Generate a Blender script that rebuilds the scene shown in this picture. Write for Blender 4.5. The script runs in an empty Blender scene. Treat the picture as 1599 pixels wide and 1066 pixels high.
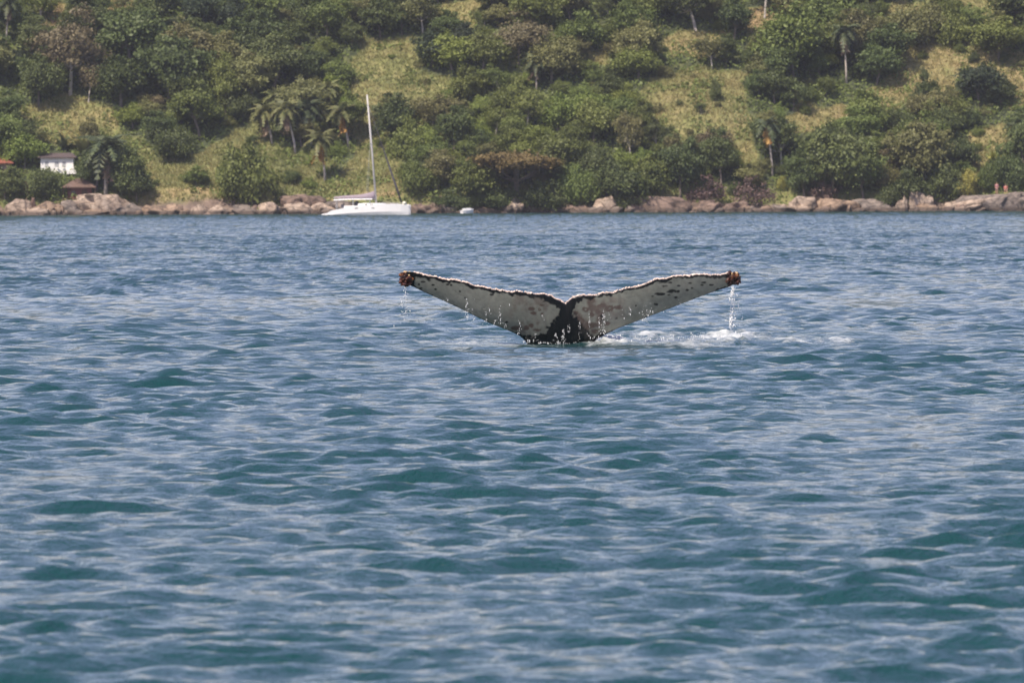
import bpy, math, random
import numpy as np
from mathutils import Matrix, Vector

scene = bpy.context.scene
col = scene.collection

# ----------------------------------------------------------------------------------------------
# camera, sky, sun, exposure
# ----------------------------------------------------------------------------------------------
W, Hpx, F_PX = 1599.0, 1066.0, 12000.0
CAM_H, Y_HOR = 1.86, 312.5
PITCH = math.atan((533.0 - Y_HOR) / F_PX)
ROLL = math.radians(0.25)
_F = np.array([0, math.cos(PITCH), -math.sin(PITCH)])
_U0 = np.array([0, math.sin(PITCH), math.cos(PITCH)])
_R0 = np.array([1.0, 0, 0])
_R = math.cos(ROLL) * _R0 - math.sin(ROLL) * _U0
_U = math.sin(ROLL) * _R0 + math.cos(ROLL) * _U0
CAM = np.array([0, 0, CAM_H])

cd = bpy.data.cameras.new('camera')
cd.sensor_width = 36.0
cd.lens = 36.0 * F_PX / W
cd.clip_start, cd.clip_end = 0.5, 6000
cd.dof.use_dof = True
cd.dof.focus_distance = 100.3
cd.dof.aperture_fstop = 11.0
cam = bpy.data.objects.new('camera', cd)
col.objects.link(cam)
cam.matrix_world = Matrix(((_R[0], _U[0], -_F[0], 0), (_R[1], _U[1], -_F[1], 0),
                           (_R[2], _U[2], -_F[2], CAM_H), (0, 0, 0, 1)))
scene.camera = cam

SUN_EL, SUN_AZ = math.radians(54), math.radians(218)      # azimuth clockwise from +Y: high, behind the camera to the left
sun_dir = Vector((math.sin(SUN_AZ) * math.cos(SUN_EL), math.cos(SUN_AZ) * math.cos(SUN_EL), math.sin(SUN_EL)))
world = bpy.data.worlds.new('World')
scene.world = world
world.use_nodes = True
wn = world.node_tree.nodes
wl = world.node_tree.links
sky = wn.new('ShaderNodeTexSky')
sky.sky_type = 'NISHITA'
sky.sun_disc = False
sky.sun_elevation = SUN_EL
sky.sun_rotation = SUN_AZ
sky.air_density = 1.0
sky.dust_density = 0.8
sky.ozone_density = 0.0
sky_tint = wn.new('ShaderNodeMix')                               # even pink tint added to the whole sky, for lavender water reflections
sky_tint.data_type, sky_tint.blend_type = 'RGBA', 'MULTIPLY'
sky_tint.inputs[0].default_value = 1.0
sky_tint.inputs[7].default_value = (1.12, 0.935, 1.04, 1)
wl.new(sky.outputs[0], sky_tint.inputs[6])
wl.new(sky_tint.outputs[2], wn['Background'].inputs[0])
wn['Background'].inputs[1].default_value = 0.12

sd = bpy.data.lights.new('sun', 'SUN')
sd.energy = 4.8
sd.angle = math.radians(0.5)
sd.color = (1.0, 0.90, 0.76)
sun = bpy.data.objects.new('sun', sd)
col.objects.link(sun)
sun.rotation_euler = sun_dir.to_track_quat('Z', 'Y').to_euler()

vs = scene.view_settings
vs.view_transform = 'Standard'
vs.look = 'None'
vs.gamma = 1.0
vs.use_curve_mapping = False
vs.exposure = 0.4
scene.render.engine = 'CYCLES'
scene.cycles.max_bounces = 6
scene.cycles.diffuse_bounces = 3
scene.cycles.glossy_bounces = 3
scene.cycles.transmission_bounces = 3
scene.cycles.transparent_max_bounces = 6
scene.cycles.volume_bounces = 0
scene.cycles.use_denoising = True
scene.cycles.sample_clamp_indirect = 4.0

# ----------------------------------------------------------------------------------------------
# helpers
# ----------------------------------------------------------------------------------------------
RS = np.random.RandomState


def ray(px, py):
    px = np.asarray(px, float)
    py = np.asarray(py, float)
    d = (_F + _R * ((px - 799.5) / F_PX)[..., None] + _U * ((533.0 - py) / F_PX)[..., None])
    return d / d[..., 1:2]                                   # scaled so that Y grows by 1


def at(px, py, Y):
    return CAM + ray(px, py) * Y


def project(P):
    v = np.asarray(P, float) - CAM
    z = v @ _F
    return 799.5 + F_PX * (v @ _R) / z, 533.0 - F_PX * (v @ _U) / z


def hash2(ix, iy, seed):
    h = (ix.astype(np.int64) * 374761393 + iy.astype(np.int64) * 668265263 + seed * 1442695041) & 0xffffffff
    h = ((h ^ (h >> 13)) * 1274126177) & 0xffffffff
    return ((h ^ (h >> 16)) & 0xffff) / 65535.0


def noise2(x, y, seed=0):
    x = np.asarray(x, float)
    y = np.asarray(y, float)
    ix, iy = np.floor(x), np.floor(y)
    fx, fy = x - ix, y - iy
    fx, fy = fx * fx * (3 - 2 * fx), fy * fy * (3 - 2 * fy)
    a, b = hash2(ix, iy, seed), hash2(ix + 1, iy, seed)
    c, d = hash2(ix, iy + 1, seed), hash2(ix + 1, iy + 1, seed)
    return (a * (1 - fx) + b * fx) * (1 - fy) + (c * (1 - fx) + d * fx) * fy


def fbm2(x, y, seed=0, n=4):
    s, a, t = 0, 1.0, 0
    for k in range(n):
        s = s + a * noise2(x * 2 ** k, y * 2 ** k, seed + k * 17)
        t += a
        a *= 0.5
    return s / t


def new_mesh(name, verts, faces, mat=None, smooth=False):
    """faces: (n,3)/(n,4) array or a list of tuples"""
    me = bpy.data.meshes.new(name)
    v = np.asarray(verts, dtype=np.float32)
    if isinstance(faces, np.ndarray):
        nf, k = faces.shape
        me.vertices.add(len(v))
        me.vertices.foreach_set('co', v.ravel())
        me.loops.add(nf * k)
        me.loops.foreach_set('vertex_index', faces.astype(np.int32).ravel())
        me.polygons.add(nf)
        me.polygons.foreach_set('loop_start', np.arange(0, nf * k, k, dtype=np.int32))
        me.polygons.foreach_set('loop_total', np.full(nf, k, dtype=np.int32))
        me.update(calc_edges=True)
        me.validate()
    else:
        me.from_pydata([tuple(map(float, p)) for p in v], [], faces)
        me.update()
    if smooth:
        me.polygons.foreach_set('use_smooth', np.ones(len(me.polygons), dtype=bool))
    if mat is not None:
        me.materials.append(mat)
    return me


def attr_point(me, name, vals, kind='FLOAT'):
    a = me.attributes.new(name, kind, 'POINT')
    if kind == 'FLOAT':
        a.data.foreach_set('value', np.asarray(vals, np.float32).ravel())
    else:
        a.data.foreach_set('color', np.asarray(vals, np.float32).ravel())


def link(name, data, parent=None, loc=None, rot=None, scale=None):
    o = bpy.data.objects.new(name, data)
    col.objects.link(o)
    if parent is not None:
        o.parent = parent
    if loc is not None:
        o.location = tuple(map(float, loc))
    if rot is not None:
        o.rotation_euler = rot
    if scale is not None:
        o.scale = scale
    return o


def tag(o, label=None, cat=None, group=None, kind=None):
    if label:
        o['label'] = label
    if cat:
        o['category'] = cat
    if group:
        o['group'] = group
    if kind:
        o['kind'] = kind
    return o


class MB:
    """collects simple shapes into one mesh"""

    def __init__(self):
        self.v, self.f = [], []

    def add(self, vs_, fs_):
        b = len(self.v)
        self.v += [tuple(map(float, p)) for p in vs_]
        self.f += [tuple(i + b for i in f) for f in fs_]

    def box(self, x0, x1, y0, y1, z0, z1):
        self.add([(x0, y0, z0), (x1, y0, z0), (x1, y1, z0), (x0, y1, z0), (x0, y0, z1), (x1, y0, z1), (x1, y1, z1), (x0, y1, z1)],
                 [(0, 3, 2, 1), (4, 5, 6, 7), (0, 1, 5, 4), (1, 2, 6, 5), (2, 3, 7, 6), (3, 0, 4, 7)])

    def tube(self, pts, rad, n=7):
        pts = [np.array(p, float) for p in pts]
        rings = []
        for i, p in enumerate(pts):
            t = pts[min(i + 1, len(pts) - 1)] - pts[max(i - 1, 0)]
            t = t / (np.linalg.norm(t) + 1e-9)
            a = np.cross(t, (0.31, 0.2, 0.93) if abs(t[2]) < 0.9 else (1, 0.1, 0))
            a /= np.linalg.norm(a)
            b = np.cross(t, a)
            r = rad[i] if hasattr(rad, '__len__') else rad
            rings.append([p + r * (math.cos(2 * math.pi * k / n) * a + math.sin(2 * math.pi * k / n) * b) for k in range(n)])
        vs_ = [q for r_ in rings for q in r_]
        fs_ = []
        for i in range(len(pts) - 1):
            for k in range(n):
                fs_.append((i * n + k, i * n + (k + 1) % n, (i + 1) * n + (k + 1) % n, (i + 1) * n + k))
        fs_.append(tuple(range(n - 1, -1, -1)))
        fs_.append(tuple((len(pts) - 1) * n + k for k in range(n)))
        self.add(vs_, fs_)

    def loft(self, rings, cap=True):
        n = len(rings[0])
        vs_ = [q for r_ in rings for q in r_]
        fs_ = []
        for i in range(len(rings) - 1):
            for k in range(n):
                fs_.append((i * n + k, i * n + (k + 1) % n, (i + 1) * n + (k + 1) % n, (i + 1) * n + k))
        if cap:
            fs_.append(tuple(range(n - 1, -1, -1)))
            fs_.append(tuple((len(rings) - 1) * n + k for k in range(n)))
        self.add(vs_, fs_)

    def mesh(self, name, mat, smooth=False):
        return new_mesh(name, np.array(self.v), self.f, mat, smooth)

    def build(self, name, mat, parent=None, smooth=False, loc=None):
        return link(name, self.mesh(name, mat, smooth), parent, loc)


_ICO = {}


def ico(sub):
    if sub in _ICO:
        return _ICO[sub]
    t = (1 + 5 ** 0.5) / 2
    v = [(-1, t, 0), (1, t, 0), (-1, -t, 0), (1, -t, 0), (0, -1, t), (0, 1, t), (0, -1, -t), (0, 1, -t), (t, 0, -1), (t, 0, 1), (-t, 0, -1), (-t, 0, 1)]
    f = [(0, 11, 5), (0, 5, 1), (0, 1, 7), (0, 7, 10), (0, 10, 11), (1, 5, 9), (5, 11, 4), (11, 10, 2), (10, 7, 6), (7, 1, 8),
         (3, 9, 4), (3, 4, 2), (3, 2, 6), (3, 6, 8), (3, 8, 9), (4, 9, 5), (2, 4, 11), (6, 2, 10), (8, 6, 7), (9, 8, 1)]
    v = [np.array(p, float) / np.linalg.norm(p) for p in v]
    for _ in range(sub):
        cache, nf = {}, []

        def mid(a, b):
            k = (min(a, b), max(a, b))
            if k not in cache:
                m = v[a] + v[b]
                v.append(m / np.linalg.norm(m))
                cache[k] = len(v) - 1
            return cache[k]
        for a, b, c in f:
            x, y, z = mid(a, b), mid(b, c), mid(c, a)
            nf += [(a, x, z), (b, y, x), (c, z, y), (x, y, z)]
        f = nf
    _ICO[sub] = (np.array(v), np.array(f))
    return _ICO[sub]


# ----------------------------------------------------------------------------------------------
# materials
# ----------------------------------------------------------------------------------------------
def mat_new(name):
    m = bpy.data.materials.new(name)
    m.use_nodes = True
    nt = m.node_tree
    return m, nt.nodes, nt.links, nt.nodes['Principled BSDF']


def nd(nodes, kind, **kw):
    n = nodes.new(kind)
    for k, v in kw.items():
        if k.startswith('in_'):
            key = k[3:]
            n.inputs[int(key) if key.isdigit() else key].default_value = v
        else:
            setattr(n, k, v)
    return n


def ramp(nodes, stops, interp='LINEAR'):
    r = nodes.new('ShaderNodeValToRGB')
    r.color_ramp.interpolation = interp
    e = r.color_ramp.elements
    while len(e) < len(stops):
        e.new(0.5)
    for k, (p, c) in enumerate(stops):
        e[k].position = p
        e[k].color = (*c, 1)
    return r


def simple_mat(name, c, rough=0.6, var=0.15, scale=3.0, bump=0.0, spec=0.5):
    m, N, L, P = mat_new(name)
    tc = nd(N, 'ShaderNodeTexCoord')
    ns = nd(N, 'ShaderNodeTexNoise', in_Scale=scale, in_Detail=4.0)
    L.new(tc.outputs['Object'], ns.inputs['Vector'])
    lo = tuple(x * (1 - var) for x in c)
    hi = tuple(min(1, x * (1 + var)) for x in c)
    r = ramp(N, [(0.3, lo), (0.7, hi)])
    L.new(ns.outputs['Fac'], r.inputs[0])
    L.new(r.outputs[0], P.inputs['Base Color'])
    P.inputs['Roughness'].default_value = rough
    P.inputs['Specular IOR Level'].default_value = spec
    if bump:
        b = nd(N, 'ShaderNodeBump', in_Strength=bump, in_Distance=0.05)
        L.new(ns.outputs['Fac'], b.inputs['Height'])
        L.new(b.outputs[0], P.inputs['Normal'])
    return m


def leaf_mat(name, c, c2, trans=0.25, rnd=0.35):
    """foliage: colour runs from c to c2 with the clump's own tone, value varies from plant to plant"""
    m, N, L, P = mat_new(name)
    at_ = nd(N, 'ShaderNodeAttribute', attribute_name='tone')
    r = ramp(N, [(0.0, c), (1.0, c2)])
    L.new(at_.outputs['Fac'], r.inputs[0])
    oi = nd(N, 'ShaderNodeObjectInfo')
    mr = nd(N, 'ShaderNodeMapRange', in_3=1 - rnd, in_4=1 + rnd)
    L.new(oi.outputs['Random'], mr.inputs[0])
    ml = nd(N, 'ShaderNodeMath', operation='MULTIPLY', in_1=7.13)
    fr = nd(N, 'ShaderNodeMath', operation='FRACT')
    L.new(oi.outputs['Random'], ml.inputs[0])
    L.new(ml.outputs[0], fr.inputs[0])
    mh = nd(N, 'ShaderNodeMapRange', in_3=0.482, in_4=0.512)
    L.new(fr.outputs[0], mh.inputs[0])
    hs = nd(N, 'ShaderNodeHueSaturation')
    L.new(r.outputs[0], hs.inputs['Color'])
    L.new(mr.outputs[0], hs.inputs['Value'])
    L.new(mh.outputs[0], hs.inputs['Hue'])
    L.new(hs.outputs[0], P.inputs['Base Color'])
    P.inputs['Roughness'].default_value = 0.55
    P.inputs['Specular IOR Level'].default_value = 0.3
    tr = nd(N, 'ShaderNodeBsdfTranslucent')
    L.new(hs.outputs[0], tr.inputs['Color'])
    mx = nd(N, 'ShaderNodeMixShader', in_0=trans)
    L.new(P.outputs[0], mx.inputs[1])
    L.new(tr.outputs[0], mx.inputs[2])
    L.new(mx.outputs[0], N['Material Output'].inputs['Surface'])
    return m


LEAF = {
    'deep': leaf_mat('leaf_deep', (0.024, 0.038, 0.020), (0.056, 0.076, 0.034), 0.15, 0.15),
    'dark': leaf_mat('leaf_dark', (0.058, 0.080, 0.026), (0.130, 0.162, 0.050), 0.25, 0.2),
    'mid': leaf_mat('leaf_mid', (0.090, 0.118, 0.028), (0.185, 0.222, 0.058), 0.25, 0.2),
    'bright': leaf_mat('leaf_bright', (0.125, 0.162, 0.032), (0.235, 0.285, 0.066), 0.25, 0.2),
    'olive': leaf_mat('leaf_olive', (0.125, 0.128, 0.046), (0.225, 0.222, 0.082), 0.25, 0.2),
    'brown': leaf_mat('leaf_brown', (0.145, 0.120, 0.066), (0.250, 0.205, 0.110), 0.25, 0.2),
    'rust': leaf_mat('leaf_rust', (0.160, 0.120, 0.045), (0.290, 0.215, 0.075)),
    'dry': leaf_mat('leaf_dry', (0.090, 0.058, 0.050), (0.170, 0.110, 0.090), 0.1),
    'yellow': leaf_mat('leaf_yellow', (0.22, 0.22, 0.05), (0.36, 0.34, 0.09)),
}
GRASS = leaf_mat('grass_blades', (0.165, 0.185, 0.058), (0.375, 0.300, 0.138), 0.2, 0.0)
FROND = leaf_mat('frond_green', (0.085, 0.105, 0.040), (0.215, 0.215, 0.085), 0.25, 0.25)
FROND_DARK = leaf_mat('frond_dark_green', (0.045, 0.062, 0.032), (0.105, 0.125, 0.055), 0.2, 0.25)
FROND_DEAD = leaf_mat('frond_dead', (0.22, 0.15, 0.10), (0.36, 0.26, 0.17), 0.2, 0.25)
FROND_ORANGE = leaf_mat('frond_orange', (0.36, 0.19, 0.05), (0.56, 0.33, 0.10), 0.25, 0.15)
BARK = simple_mat('bark', (0.16, 0.13, 0.105), 0.9, 0.3, 2.0)
BARK_PALE = simple_mat('bark_pale', (0.46, 0.41, 0.36), 0.85, 0.25, 2.0)
PALM_BARK = simple_mat('palm_bark', (0.42, 0.37, 0.32), 0.9, 0.25, 2.0)


def water_material():
    m, N, L, P = mat_new('sea_water')
    tc = nd(N, 'ShaderNodeTexCoord')
    mp = nd(N, 'ShaderNodeMapping')
    mp.inputs['Scale'].default_value = (1.0, 0.75, 1.0)
    L.new(tc.outputs['Object'], mp.inputs['Vector'])
    n1 = nd(N, 'ShaderNodeTexNoise', in_Scale=8.0, in_Detail=4.0, in_Roughness=0.65)
    n2 = nd(N, 'ShaderNodeTexNoise', in_Scale=0.05, in_Detail=2.0)
    L.new(mp.outputs[0], n1.inputs['Vector'])
    L.new(mp.outputs[0], n2.inputs['Vector'])
    st = nd(N, 'ShaderNodeMapRange', in_1=0.35, in_2=0.65, in_3=0.55, in_4=1.0)
    L.new(n2.outputs['Fac'], st.inputs[0])
    un = nd(N, 'ShaderNodeAttribute', attribute_name='unresolved')
    n4 = nd(N, 'ShaderNodeTexNoise', in_Scale=1.7, in_Detail=3.0, in_Roughness=0.6)
    L.new(mp.outputs[0], n4.inputs['Vector'])
    b0 = nd(N, 'ShaderNodeBump', in_Distance=0.45)
    L.new(n4.outputs['Fac'], b0.inputs['Height'])
    L.new(un.outputs['Fac'], b0.inputs['Strength'])
    b = nd(N, 'ShaderNodeBump', in_Distance=0.062)
    L.new(b0.outputs[0], b.inputs['Normal'])
    L.new(n1.outputs['Fac'], b.inputs['Height'])
    L.new(st.outputs[0], b.inputs['Strength'])
    L.new(b.outputs[0], P.inputs['Normal'])
    P.inputs['IOR'].default_value = 1.333
    fo = nd(N, 'ShaderNodeAttribute', attribute_name='foam')
    nf = nd(N, 'ShaderNodeTexNoise', in_Scale=9.0, in_Detail=4.0)
    L.new(tc.outputs['Object'], nf.inputs['Vector'])
    ad = nd(N, 'ShaderNodeMath', operation='ADD')
    L.new(fo.outputs['Fac'], ad.inputs[0])
    L.new(nf.outputs['Fac'], ad.inputs[1])
    fm = nd(N, 'ShaderNodeMapRange', in_1=0.88, in_2=1.75)
    L.new(ad.outputs[0], fm.inputs[0])
    mc = nd(N, 'ShaderNodeMix', data_type='RGBA')
    mc.inputs[6].default_value = (0.008, 0.043, 0.045, 1)
    mc.inputs[7].default_value = (0.72, 0.74, 0.74, 1)
    L.new(fm.outputs[0], mc.inputs[0])
    L.new(mc.outputs[2], P.inputs['Base Color'])
    rg = nd(N, 'ShaderNodeMapRange', in_3=0.06, in_4=0.6)
    L.new(fm.outputs[0], rg.inputs[0])
    L.new(rg.outputs[0], P.inputs['Roughness'])
    return m


def ground_material():
    m, N, L, P = mat_new('hill_ground')
    tc = nd(N, 'ShaderNodeTexCoord')
    dry = nd(N, 'ShaderNodeAttribute', attribute_name='dry')
    n1 = nd(N, 'ShaderNodeTexNoise', in_Scale=0.35, in_Detail=6.0, in_Roughness=0.65)
    n2 = nd(N, 'ShaderNodeTexNoise', in_Scale=1.6, in_Detail=5.0, in_Roughness=0.7)
    L.new(tc.outputs['Object'], n1.inputs['Vector'])
    L.new(tc.outputs['Object'], n2.inputs['Vector'])
    ad = nd(N, 'ShaderNodeMath', operation='ADD')
    L.new(dry.outputs['Fac'], ad.inputs[0])
    sb = nd(N, 'ShaderNodeMath', operation='MULTIPLY_ADD', in_1=1.2, in_2=-0.6)
    L.new(n1.outputs['Fac'], sb.inputs[0])
    L.new(sb.outputs[0], ad.inputs[1])
    r = ramp(N, [(0.0, (0.052, 0.065, 0.026)), (0.35, (0.190, 0.195, 0.068)), (0.65, (0.290, 0.235, 0.108)), (1.0, (0.330, 0.205, 0.130))])
    L.new(ad.outputs[0], r.inputs[0])
    mx = nd(N, 'ShaderNodeMix', data_type='RGBA', blend_type='MULTIPLY')
    mx.inputs[0].default_value = 0.7
    r2 = ramp(N, [(0.3, (0.45, 0.45, 0.45)), (0.65, (1.15, 1.15, 1.1))])
    L.new(n2.outputs['Fac'], r2.inputs[0])
    L.new(r.outputs[0], mx.inputs[6])
    L.new(r2.outputs[0], mx.inputs[7])
    rk = nd(N, 'ShaderNodeAttribute', attribute_name='rock')
    r3 = ramp(N, [(0.35, (0.085, 0.06, 0.048)), (0.5, (0.18, 0.13, 0.10)), (0.68, (0.30, 0.225, 0.175))])
    L.new(n1.outputs['Fac'], r3.inputs[0])
    m3 = nd(N, 'ShaderNodeMix', data_type='RGBA')
    L.new(rk.outputs['Fac'], m3.inputs[0])
    L.new(mx.outputs[2], m3.inputs[6])
    L.new(r3.outputs[0], m3.inputs[7])
    L.new(m3.outputs[2], P.inputs['Base Color'])
    P.inputs['Roughness'].default_value = 0.95
    b = nd(N, 'ShaderNodeBump', in_Strength=0.3, in_Distance=0.3)
    L.new(n2.outputs['Fac'], b.inputs['Height'])
    L.new(b.outputs[0], P.inputs['Normal'])
    return m


def rock_material(name, lo, hi, stain):
    """granite with lichen streaks and a dark tide band near the water"""
    m, N, L, P = mat_new(name)
    tc = nd(N, 'ShaderNodeTexCoord')
    geo = nd(N, 'ShaderNodeNewGeometry')
    n1 = nd(N, 'ShaderNodeTexNoise', in_Scale=0.9, in_Detail=6.0, in_Roughness=0.65)
    L.new(geo.outputs['Position'], n1.inputs['Vector'])
    r = ramp(N, [(0.30, stain), (0.43, lo), (0.62, hi)])
    L.new(n1.outputs['Fac'], r.inputs[0])
    sp = nd(N, 'ShaderNodeSeparateXYZ')
    L.new(geo.outputs['Position'], sp.inputs[0])
    nz = nd(N, 'ShaderNodeMath', operation='MULTIPLY_ADD', in_1=-0.9, in_2=0.45)
    L.new(n1.outputs['Fac'], nz.inputs[0])
    zz = nd(N, 'ShaderNodeMath', operation='ADD')
    L.new(sp.outputs['Z'], zz.inputs[0])
    L.new(nz.outputs[0], zz.inputs[1])
    tm = nd(N, 'ShaderNodeMapRange', in_1=0.35, in_2=0.75)
    L.new(zz.outputs[0], tm.inputs[0])
    mc = nd(N, 'ShaderNodeMix', data_type='RGBA')
    mc.inputs[6].default_value = (0.085, 0.060, 0.045, 1)
    L.new(tm.outputs[0], mc.inputs[0])
    L.new(r.outputs[0], mc.inputs[7])
    vo = nd(N, 'ShaderNodeTexVoronoi', feature='DISTANCE_TO_EDGE', in_Scale=0.75)
    mpv = nd(N, 'ShaderNodeMapping')
    mpv.inputs['Scale'].default_value = (0.6, 0.8, 1.9)
    wv = nd(N, 'ShaderNodeVectorMath', operation='MULTIPLY_ADD')
    wv.inputs[1].default_value = (0.9, 0.9, 0.9)
    L.new(n1.outputs['Color'], wv.inputs[0])
    L.new(geo.outputs['Position'], wv.inputs[2])
    L.new(wv.outputs[0], mpv.inputs['Vector'])
    L.new(mpv.outputs[0], vo.inputs['Vector'])
    cr = nd(N, 'ShaderNodeMapRange', in_1=0.0, in_2=0.07, in_3=0.28, in_4=1.0)
    L.new(vo.outputs['Distance'], cr.inputs[0])
    mk = nd(N, 'ShaderNodeMix', data_type='RGBA', blend_type='MULTIPLY')
    mk.inputs[0].default_value = 1.0
    L.new(mc.outputs[2], mk.inputs[6])
    L.new(cr.outputs[0], mk.inputs[7])
    L.new(mk.outputs[2], P.inputs['Base Color'])
    P.inputs['Roughness'].default_value = 0.85
    n3 = nd(N, 'ShaderNodeTexNoise', in_Scale=3.0, in_Detail=5.0)
    L.new(geo.outputs['Position'], n3.inputs['Vector'])
    b = nd(N, 'ShaderNodeBump', in_Strength=0.6, in_Distance=0.15)
    L.new(n3.outputs['Fac'], b.inputs['Height'])
    L.new(b.outputs[0], P.inputs['Normal'])
    return m


WATER = water_material()
GROUND = ground_material()
ROCK = {
    'pale': rock_material('granite_pale', (0.27, 0.20, 0.15), (0.45, 0.35, 0.27), (0.095, 0.07, 0.058)),
    'tan': rock_material('granite_tan', (0.205, 0.14, 0.095), (0.34, 0.24, 0.165), (0.085, 0.06, 0.045)),
    'grey': rock_material('granite_grey', (0.14, 0.112, 0.094), (0.25, 0.20, 0.165), (0.07, 0.056, 0.048)),
    'red': rock_material('granite_red', (0.13, 0.088, 0.066), (0.225, 0.155, 0.118), (0.065, 0.046, 0.038)),
    'brown': rock_material('rock_brown', (0.10, 0.06, 0.045), (0.15, 0.09, 0.065), (0.07, 0.045, 0.035)),
}

# ----------------------------------------------------------------------------------------------
# sea: a wave field sampled more finely near the viewer's shore of the bay and coarser far off
# ----------------------------------------------------------------------------------------------
FY = 100.3                 # distance of the whale
rs = RS(11)
NW = 150
lam = np.exp(rs.uniform(math.log(0.085), math.log(1.35), NW))
th = rs.normal(0, 0.54, NW) - math.pi / 2 + 0.12          # running towards the viewer, short-crested
kx, ky = np.cos(th) * 2 * math.pi / lam, np.sin(th) * 2 * math.pi / lam
sl = 0.0240 * np.where(lam > 0.9, (0.9 / lam) ** 0.4, 1.0) * np.where(lam < 0.2, 0.8, 1.0) * rs.uniform(0.5, 1.4, NW)
amp = sl * lam / (2 * math.pi)
ph = rs.uniform(0, 2 * math.pi, NW)


def wave(x, y, step, fade):
    dz = np.zeros_like(x)
    dx = np.zeros_like(x)
    dy = np.zeros_like(x)
    for i in range(NW):
        lamy = lam[i] / max(abs(math.sin(th[i])), 0.15)
        w = np.clip((lamy / step - 2.0) / 2.0, 0, 1)
        if not (w > 0).any():
            continue
        p = kx[i] * x + ky[i] * y + ph[i]
        s, c = np.sin(p), np.cos(p)
        a = amp[i] * w
        dz += a * c
        dx -= a * s * math.cos(th[i]) * 0.7
        dy -= a * s * math.sin(th[i]) * 0.7
    g = np.clip(0.38 + 1.2 * fbm2(x / 3.5, y / 13.0, 5, 3), 0.45, 1.5) * fade
    s1 = np.unique(step)
    lamy_ = lam / np.maximum(np.abs(np.sin(th)), 0.15)
    res = np.array([np.sum((sl * np.clip((lamy_ / q - 2.0) / 2.0, 0, 1)) ** 2) for q in s1]) / np.sum(sl ** 2)
    g = g * np.interp(step, s1, np.minimum(1 / np.sqrt(np.maximum(res, 0.01)), 3.0))
    return dx * g, dy * g, dz * g


def foam_at(x, y):
    """whitewater thrown up round the flukes, mostly to the right of them"""
    f = np.zeros_like(x)
    for cx, cy, ax, ay, s in ((2.5, 100.2, 2.3, 3.2, 0.50), (1.25, 100.2, 0.45, 1.6, 0.95), (1.9, 100.6, 0.8, 2.0, 0.62), (2.95, 101.6, 0.55, 2.4, 1.0), (2.7, 98.8, 0.9, 1.6, 0.72), (3.5, 99.8, 0.5, 1.6, 0.62),
                              (4.15, 98.2, 0.36, 1.3, 0.85), (3.65, 97.0, 0.3, 0.7, 0.7), (2.2, 97.0, 1.1, 0.9, 0.55), (1.7, 104.0, 0.9, 1.5, 0.62), (3.1, 104.5, 1.0, 1.2, 0.5), (2.6, 106.5, 0.7, 0.8, 0.5),
                              (-0.55, 99.6, 0.45, 0.9, 0.62), (-1.1, 100.4, 0.8, 0.8, 0.58), (-2.1, 101.6, 0.8, 0.9, 0.42), (-1.5, 103.5, 0.9, 0.8, 0.5), (0.25, 99.2, 0.6, 0.5, 0.5)):
        f = np.maximum(f, s * np.exp(-((x - cx) / ax) ** 2 - ((y - cy) / ay) ** 2))
    n = fbm2(x * 4.5, y * 1.6, 31, 3)
    g = fbm2(x * 9.0, y * 2.6, 37, 3)
    return np.clip(f * (-0.15 + 1.2 * n + 1.2 * g), 0, 1)


def disturb(x, y):
    z = 0.0
    for cx, cy, ax, ay, h in ((0.3, 98.3, 1.8, 1.8, -0.04), (4.5, 103.0, 0.9, 2.2, 0.085), (3.0, 98.0, 1.6, 1.0, 0.05), (2.0, 105.5, 1.2, 1.4, 0.05),
                              (2.95, 101.5, 0.22, 0.8, 0.05), (-3.0, 97.0, 2.6, 1.3, 0.04), (-5.2, 95.0, 1.3, 1.0, 0.05)):
        z = z + h * np.exp(-((x - cx) / ax) ** 2 - ((y - cy) / ay) ** 2)
    return z


def sea_sheet(yy, st, fade_y, nc, ends):
    u = np.linspace(-1, 1, nc)
    ext = np.array([1, 4, 14, 50, 150, 400, 900])
    X = np.zeros((len(yy), nc + 14))
    half = 0.074 * np.clip(yy, 23, 1200) + 4.0
    X[:, 7:-7] = half[:, None] * (0.80 * u + 0.20 * u ** 5)[None, :]
    X[:, -7:] = half[:, None] + ext[None, :]
    X[:, :7] = -(half[:, None] + ext[None, ::-1])
    Y = np.repeat(yy[:, None], nc + 14, 1)
    fx = np.ones(nc + 14)
    fx[:7] = 0
    fx[-7:] = 0
    fx[7:27] = np.linspace(0, 1, 20)
    fx[-27:-7] = np.linspace(1, 0, 20)
    S = np.repeat(np.maximum(st, 0.03)[:, None], nc + 14, 1)
    dx, dy, dz = wave(X, Y, S, fade_y[:, None] * fx[None, :])
    fo = foam_at(X, Y)
    calm = 1 - 0.65 * np.exp(-((X - 1.0) / 3.0) ** 2 - ((Y - 98.5) / 3.2) ** 2)
    n = fbm2(X * 5.0, Y * 2.2, 77, 3)
    Z = dz * calm + disturb(X, Y) * fade_y[:, None] + np.clip(fo - 0.2, 0, 1) * (n - 0.2) * 0.20
    V = np.stack([X + dx * calm, Y + dy * calm, Z], -1).reshape(-1, 3)
    r, c = X.shape
    idx = np.arange(r * c).reshape(r, c)
    Fq = np.stack([idx[:-1, :-1], idx[:-1, 1:], idx[1:, 1:], idx[1:, :-1]], -1).reshape(-1, 4)
    return V, Fq, fo.ravel()


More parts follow.
